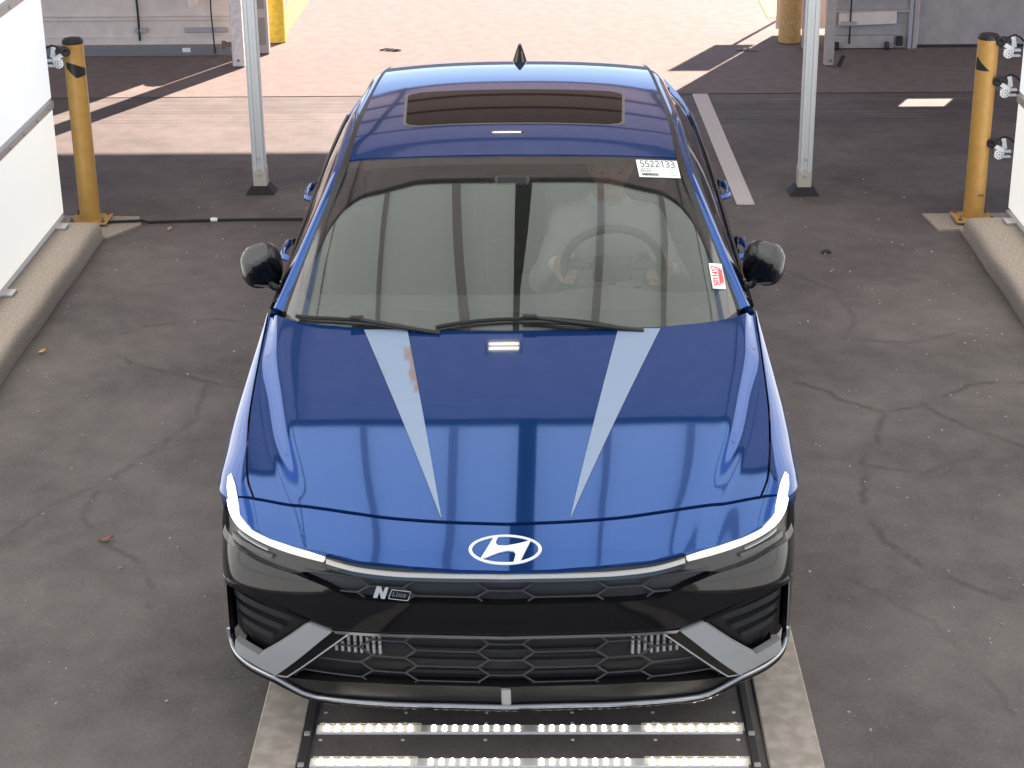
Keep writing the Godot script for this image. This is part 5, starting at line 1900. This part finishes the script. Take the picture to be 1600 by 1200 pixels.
# ------------------------------------------------------------------ small things
func build_small_things() -> void:
	# cameras on white brackets beside the bollards
	var spots := [[Vector3(-2.575, 1.0, -5.40), 1.0, "small camera on a white bracket behind the left yellow bollard"], [Vector3(2.675, 1.02, -5.40), -1.0, "topmost of the three small cameras on the right wall edge"],
		[Vector3(2.675, 0.80, -5.40), -1.0, "middle one of the three small cameras on the right wall edge"], [Vector3(2.675, 0.45, -5.40), -1.0, "lowest of the three small cameras on the right wall edge"]]
	for sp in spots:
		var s: float = sp[1]
		var c := node3("small_camera", null, sp[0])
		tag(c, sp[2], "camera", "small cameras on the wall edges")
		obj("barrel", lathe([[0.024, -0.03], [0.026, 0.0], [0.026, 0.018], [0.018, 0.02], [0.0, 0.016]], Vector3(0.055 * s, 0.028, 0.02), 20, Basis(Vector3(1, 0, 0), PI / 2) * Basis(Vector3(0, 0, 1), -0.5 * s)), M.black, c)
		obj("body", box(Vector3(0.02 * s, 0.03, -0.005), Vector3(0.05, 0.03, 0.05), 0.005), M.black, c)
		var st := new_st()
		add_box(st, Vector3(0.012 * s, -0.005, 0.012), Vector3(0.062, 0.024, 0.02), Basis(Vector3(0, 0, 1), 0.5 * s), 0.003)
		add_box(st, Vector3(-0.012 * s, 0.022, 0.014), Vector3(0.026, 0.06, 0.016), Basis(Vector3(0, 0, 1), -0.2 * s), 0.004)
		add_box(st, Vector3(-0.012 * s, -0.025, 0.0), Vector3(0.09, 0.012, 0.03), Basis(), 0.002)
		add_box(st, Vector3(-0.012 * s, -0.055, 0.0), Vector3(0.09, 0.010, 0.03), Basis(), 0.002)
		obj("bracket", st.commit(), M.white, c)
		var hub := new_st()
		add_lathe(hub, [[0.028, -0.004], [0.028, 0.006], [0.024, 0.009], [0, 0.009]], Vector3(0.012 * s, -0.038, 0.018), 20, Basis(Vector3(1, 0, 0), PI / 2))
		obj("hub", hub.commit(), M.white, c)
		for k in 8:
			var a := TAU * k / 8.0
			obj("hole", lathe([[0.0035, 0.0], [0.0035, 0.001], [0, 0.001]], Vector3(0.012 * s + cos(a) * 0.017, -0.038 + sin(a) * 0.017, 0.0268), 8, Basis(Vector3(1, 0, 0), PI / 2)), M.ink, c)
		obj("bolt", lathe([[0.007, 0.0], [0.006, 0.003], [0, 0.004]], Vector3(0.012 * s, -0.038, 0.027), 10, Basis(Vector3(1, 0, 0), PI / 2)), M.alu_dark, c)
		obj("cable", tube(PackedVector3Array([Vector3(0.01 * s, 0.045, -0.01), Vector3(-0.02 * s, 0.06, 0.0), Vector3(-0.05 * s, 0.045, 0.0), Vector3(-0.075 * s, 0.02, -0.01)]), 0.005, 6), M.rubber, c)
	# hose on the ground
	var pts := PackedVector3Array()
	var way := v2([-2.75, -5.38, -2.64, -5.40, -2.45, -5.445, -2.17, -5.485, -1.79, -5.52, -1.31, -5.53, -0.8, -5.50, -0.2, -5.52])
	for qv in resample(way, 60, true):
		pts.append(Vector3(qv.x, 0.011 + (0.012 if qv.x < -2.2 else 0.0), qv.y))
	var hs := node3("hose")
	tag(hs, "thin black hose lying across the lane from the left bollard to the car", "hose")
	obj("tube", tube(pts, 0.008, 10), M.rubber, hs)
	obj("coupling", lathe([[0.014, -0.02], [0.016, 0.0], [0.014, 0.02], [0, 0.021]], Vector3(-1.79, 0.013, -5.519), 12, Basis(Vector3(0, 0, 1), PI / 2)), M.alu, hs)
	# litter
	for d in [[-2.27, -3.45, 0.9, lin(0.5, 0.33, 0.04), "yellow dry leaf beside the left kerb", "leaf", 0.026], [-1.54, -1.50, 0.3, lin(0.22, 0.09, 0.05), "brown dry leaf on the asphalt left of the car's nose", "leaf", 0.028], [-2.02, -5.36, 1.3, lin(0.4, 0.25, 0.17), "pale dry leaf near the left bollard's concrete pad", "leaf", 0.025]]:
		var G := []
		for j in 9:
			var v := j / 8.0
			var row := PackedVector3Array()
			for i in 5:
				var u := i / 2.0 - 1.0
				var w: float = sin(PI * pow(v, 0.8)) * 0.42 * d[6]
				row.append(Vector3((v - 0.5) * 2.0 * d[6], 0.004 + 0.006 * absf(u) + 0.01 * v * v, u * w))
			G.append(row)
		var o := obj("dry_leaf", sheet(G, Vector3.UP), mat(d[3], 0.8), null, Vector3(d[0], 0.002, d[1]))
		o.rotation.y = d[2]
		tag(o, d[4], "leaf")
	var lump := new_st()
	nets(lump, [[Vector3(0, 0.006, 0), Vector3(0.018, 0.007, 0.008), 0.016, 0.013, Color.BLACK], [Vector3(-0.012, 0.004, 0.01), Vector3(0.008, 0.005, -0.013), 0.012, 0.011, Color.BLACK]], 0.006, 0.008)
	var o2 := obj("dark_clod", lump.commit(), M.dark, null, Vector3(1.65, 0.0, -4.9))
	tag(o2, "small dark clod on the asphalt right of the car", "clod")
	for d in [[-1.12, -10.09, "scrap of grey litter on the sunlit pavement, left of the gate's middle"], [1.74, -9.99, "scrap of litter on the sunlit pavement near the shadow of the sign"]]:
		var st := new_st()
		for k in 3:
			add_tube(st, PackedVector3Array([Vector3(-0.08 + 0.05 * k, 0.006, 0.01 * k), Vector3(-0.02 + 0.04 * k, 0.014, -0.02 + 0.02 * k), Vector3(0.05 + 0.02 * k, 0.006, 0.015)]), 0.008, 6)
		tag(obj("litter", st.commit(), mat(lin(0.2, 0.17, 0.18), 0.7), null, Vector3(d[0], 0.004, d[1])), d[2], "litter")
	# pebbles strewn over the lane
	var peb := new_st()
	var r := RandomNumberGenerator.new()
	r.seed = 19
	for k in 260:
		var s := -1.0 if r.randf() < 0.5 else 1.0
		var x := MID + s * r.randf_range(1.0, 2.38)
		var z := r.randf_range(-6.5, -0.2)
		var sz := r.randf_range(0.003, 0.0075)
		add_box(peb, Vector3(x, sz * 0.3, z), Vector3(sz * 1.6, sz, sz * 1.3), Basis(Vector3(r.randf(), r.randf(), r.randf()).normalized(), r.randf() * 3.0), sz * 0.3)
	var pb := obj("pebbles", peb.commit(), mat(lin(0.32, 0.29, 0.27), 0.8))
	pb.set_meta("kind", "stuff")
	pb.set_meta("label", "pale pebbles strewn over the asphalt of the lane")
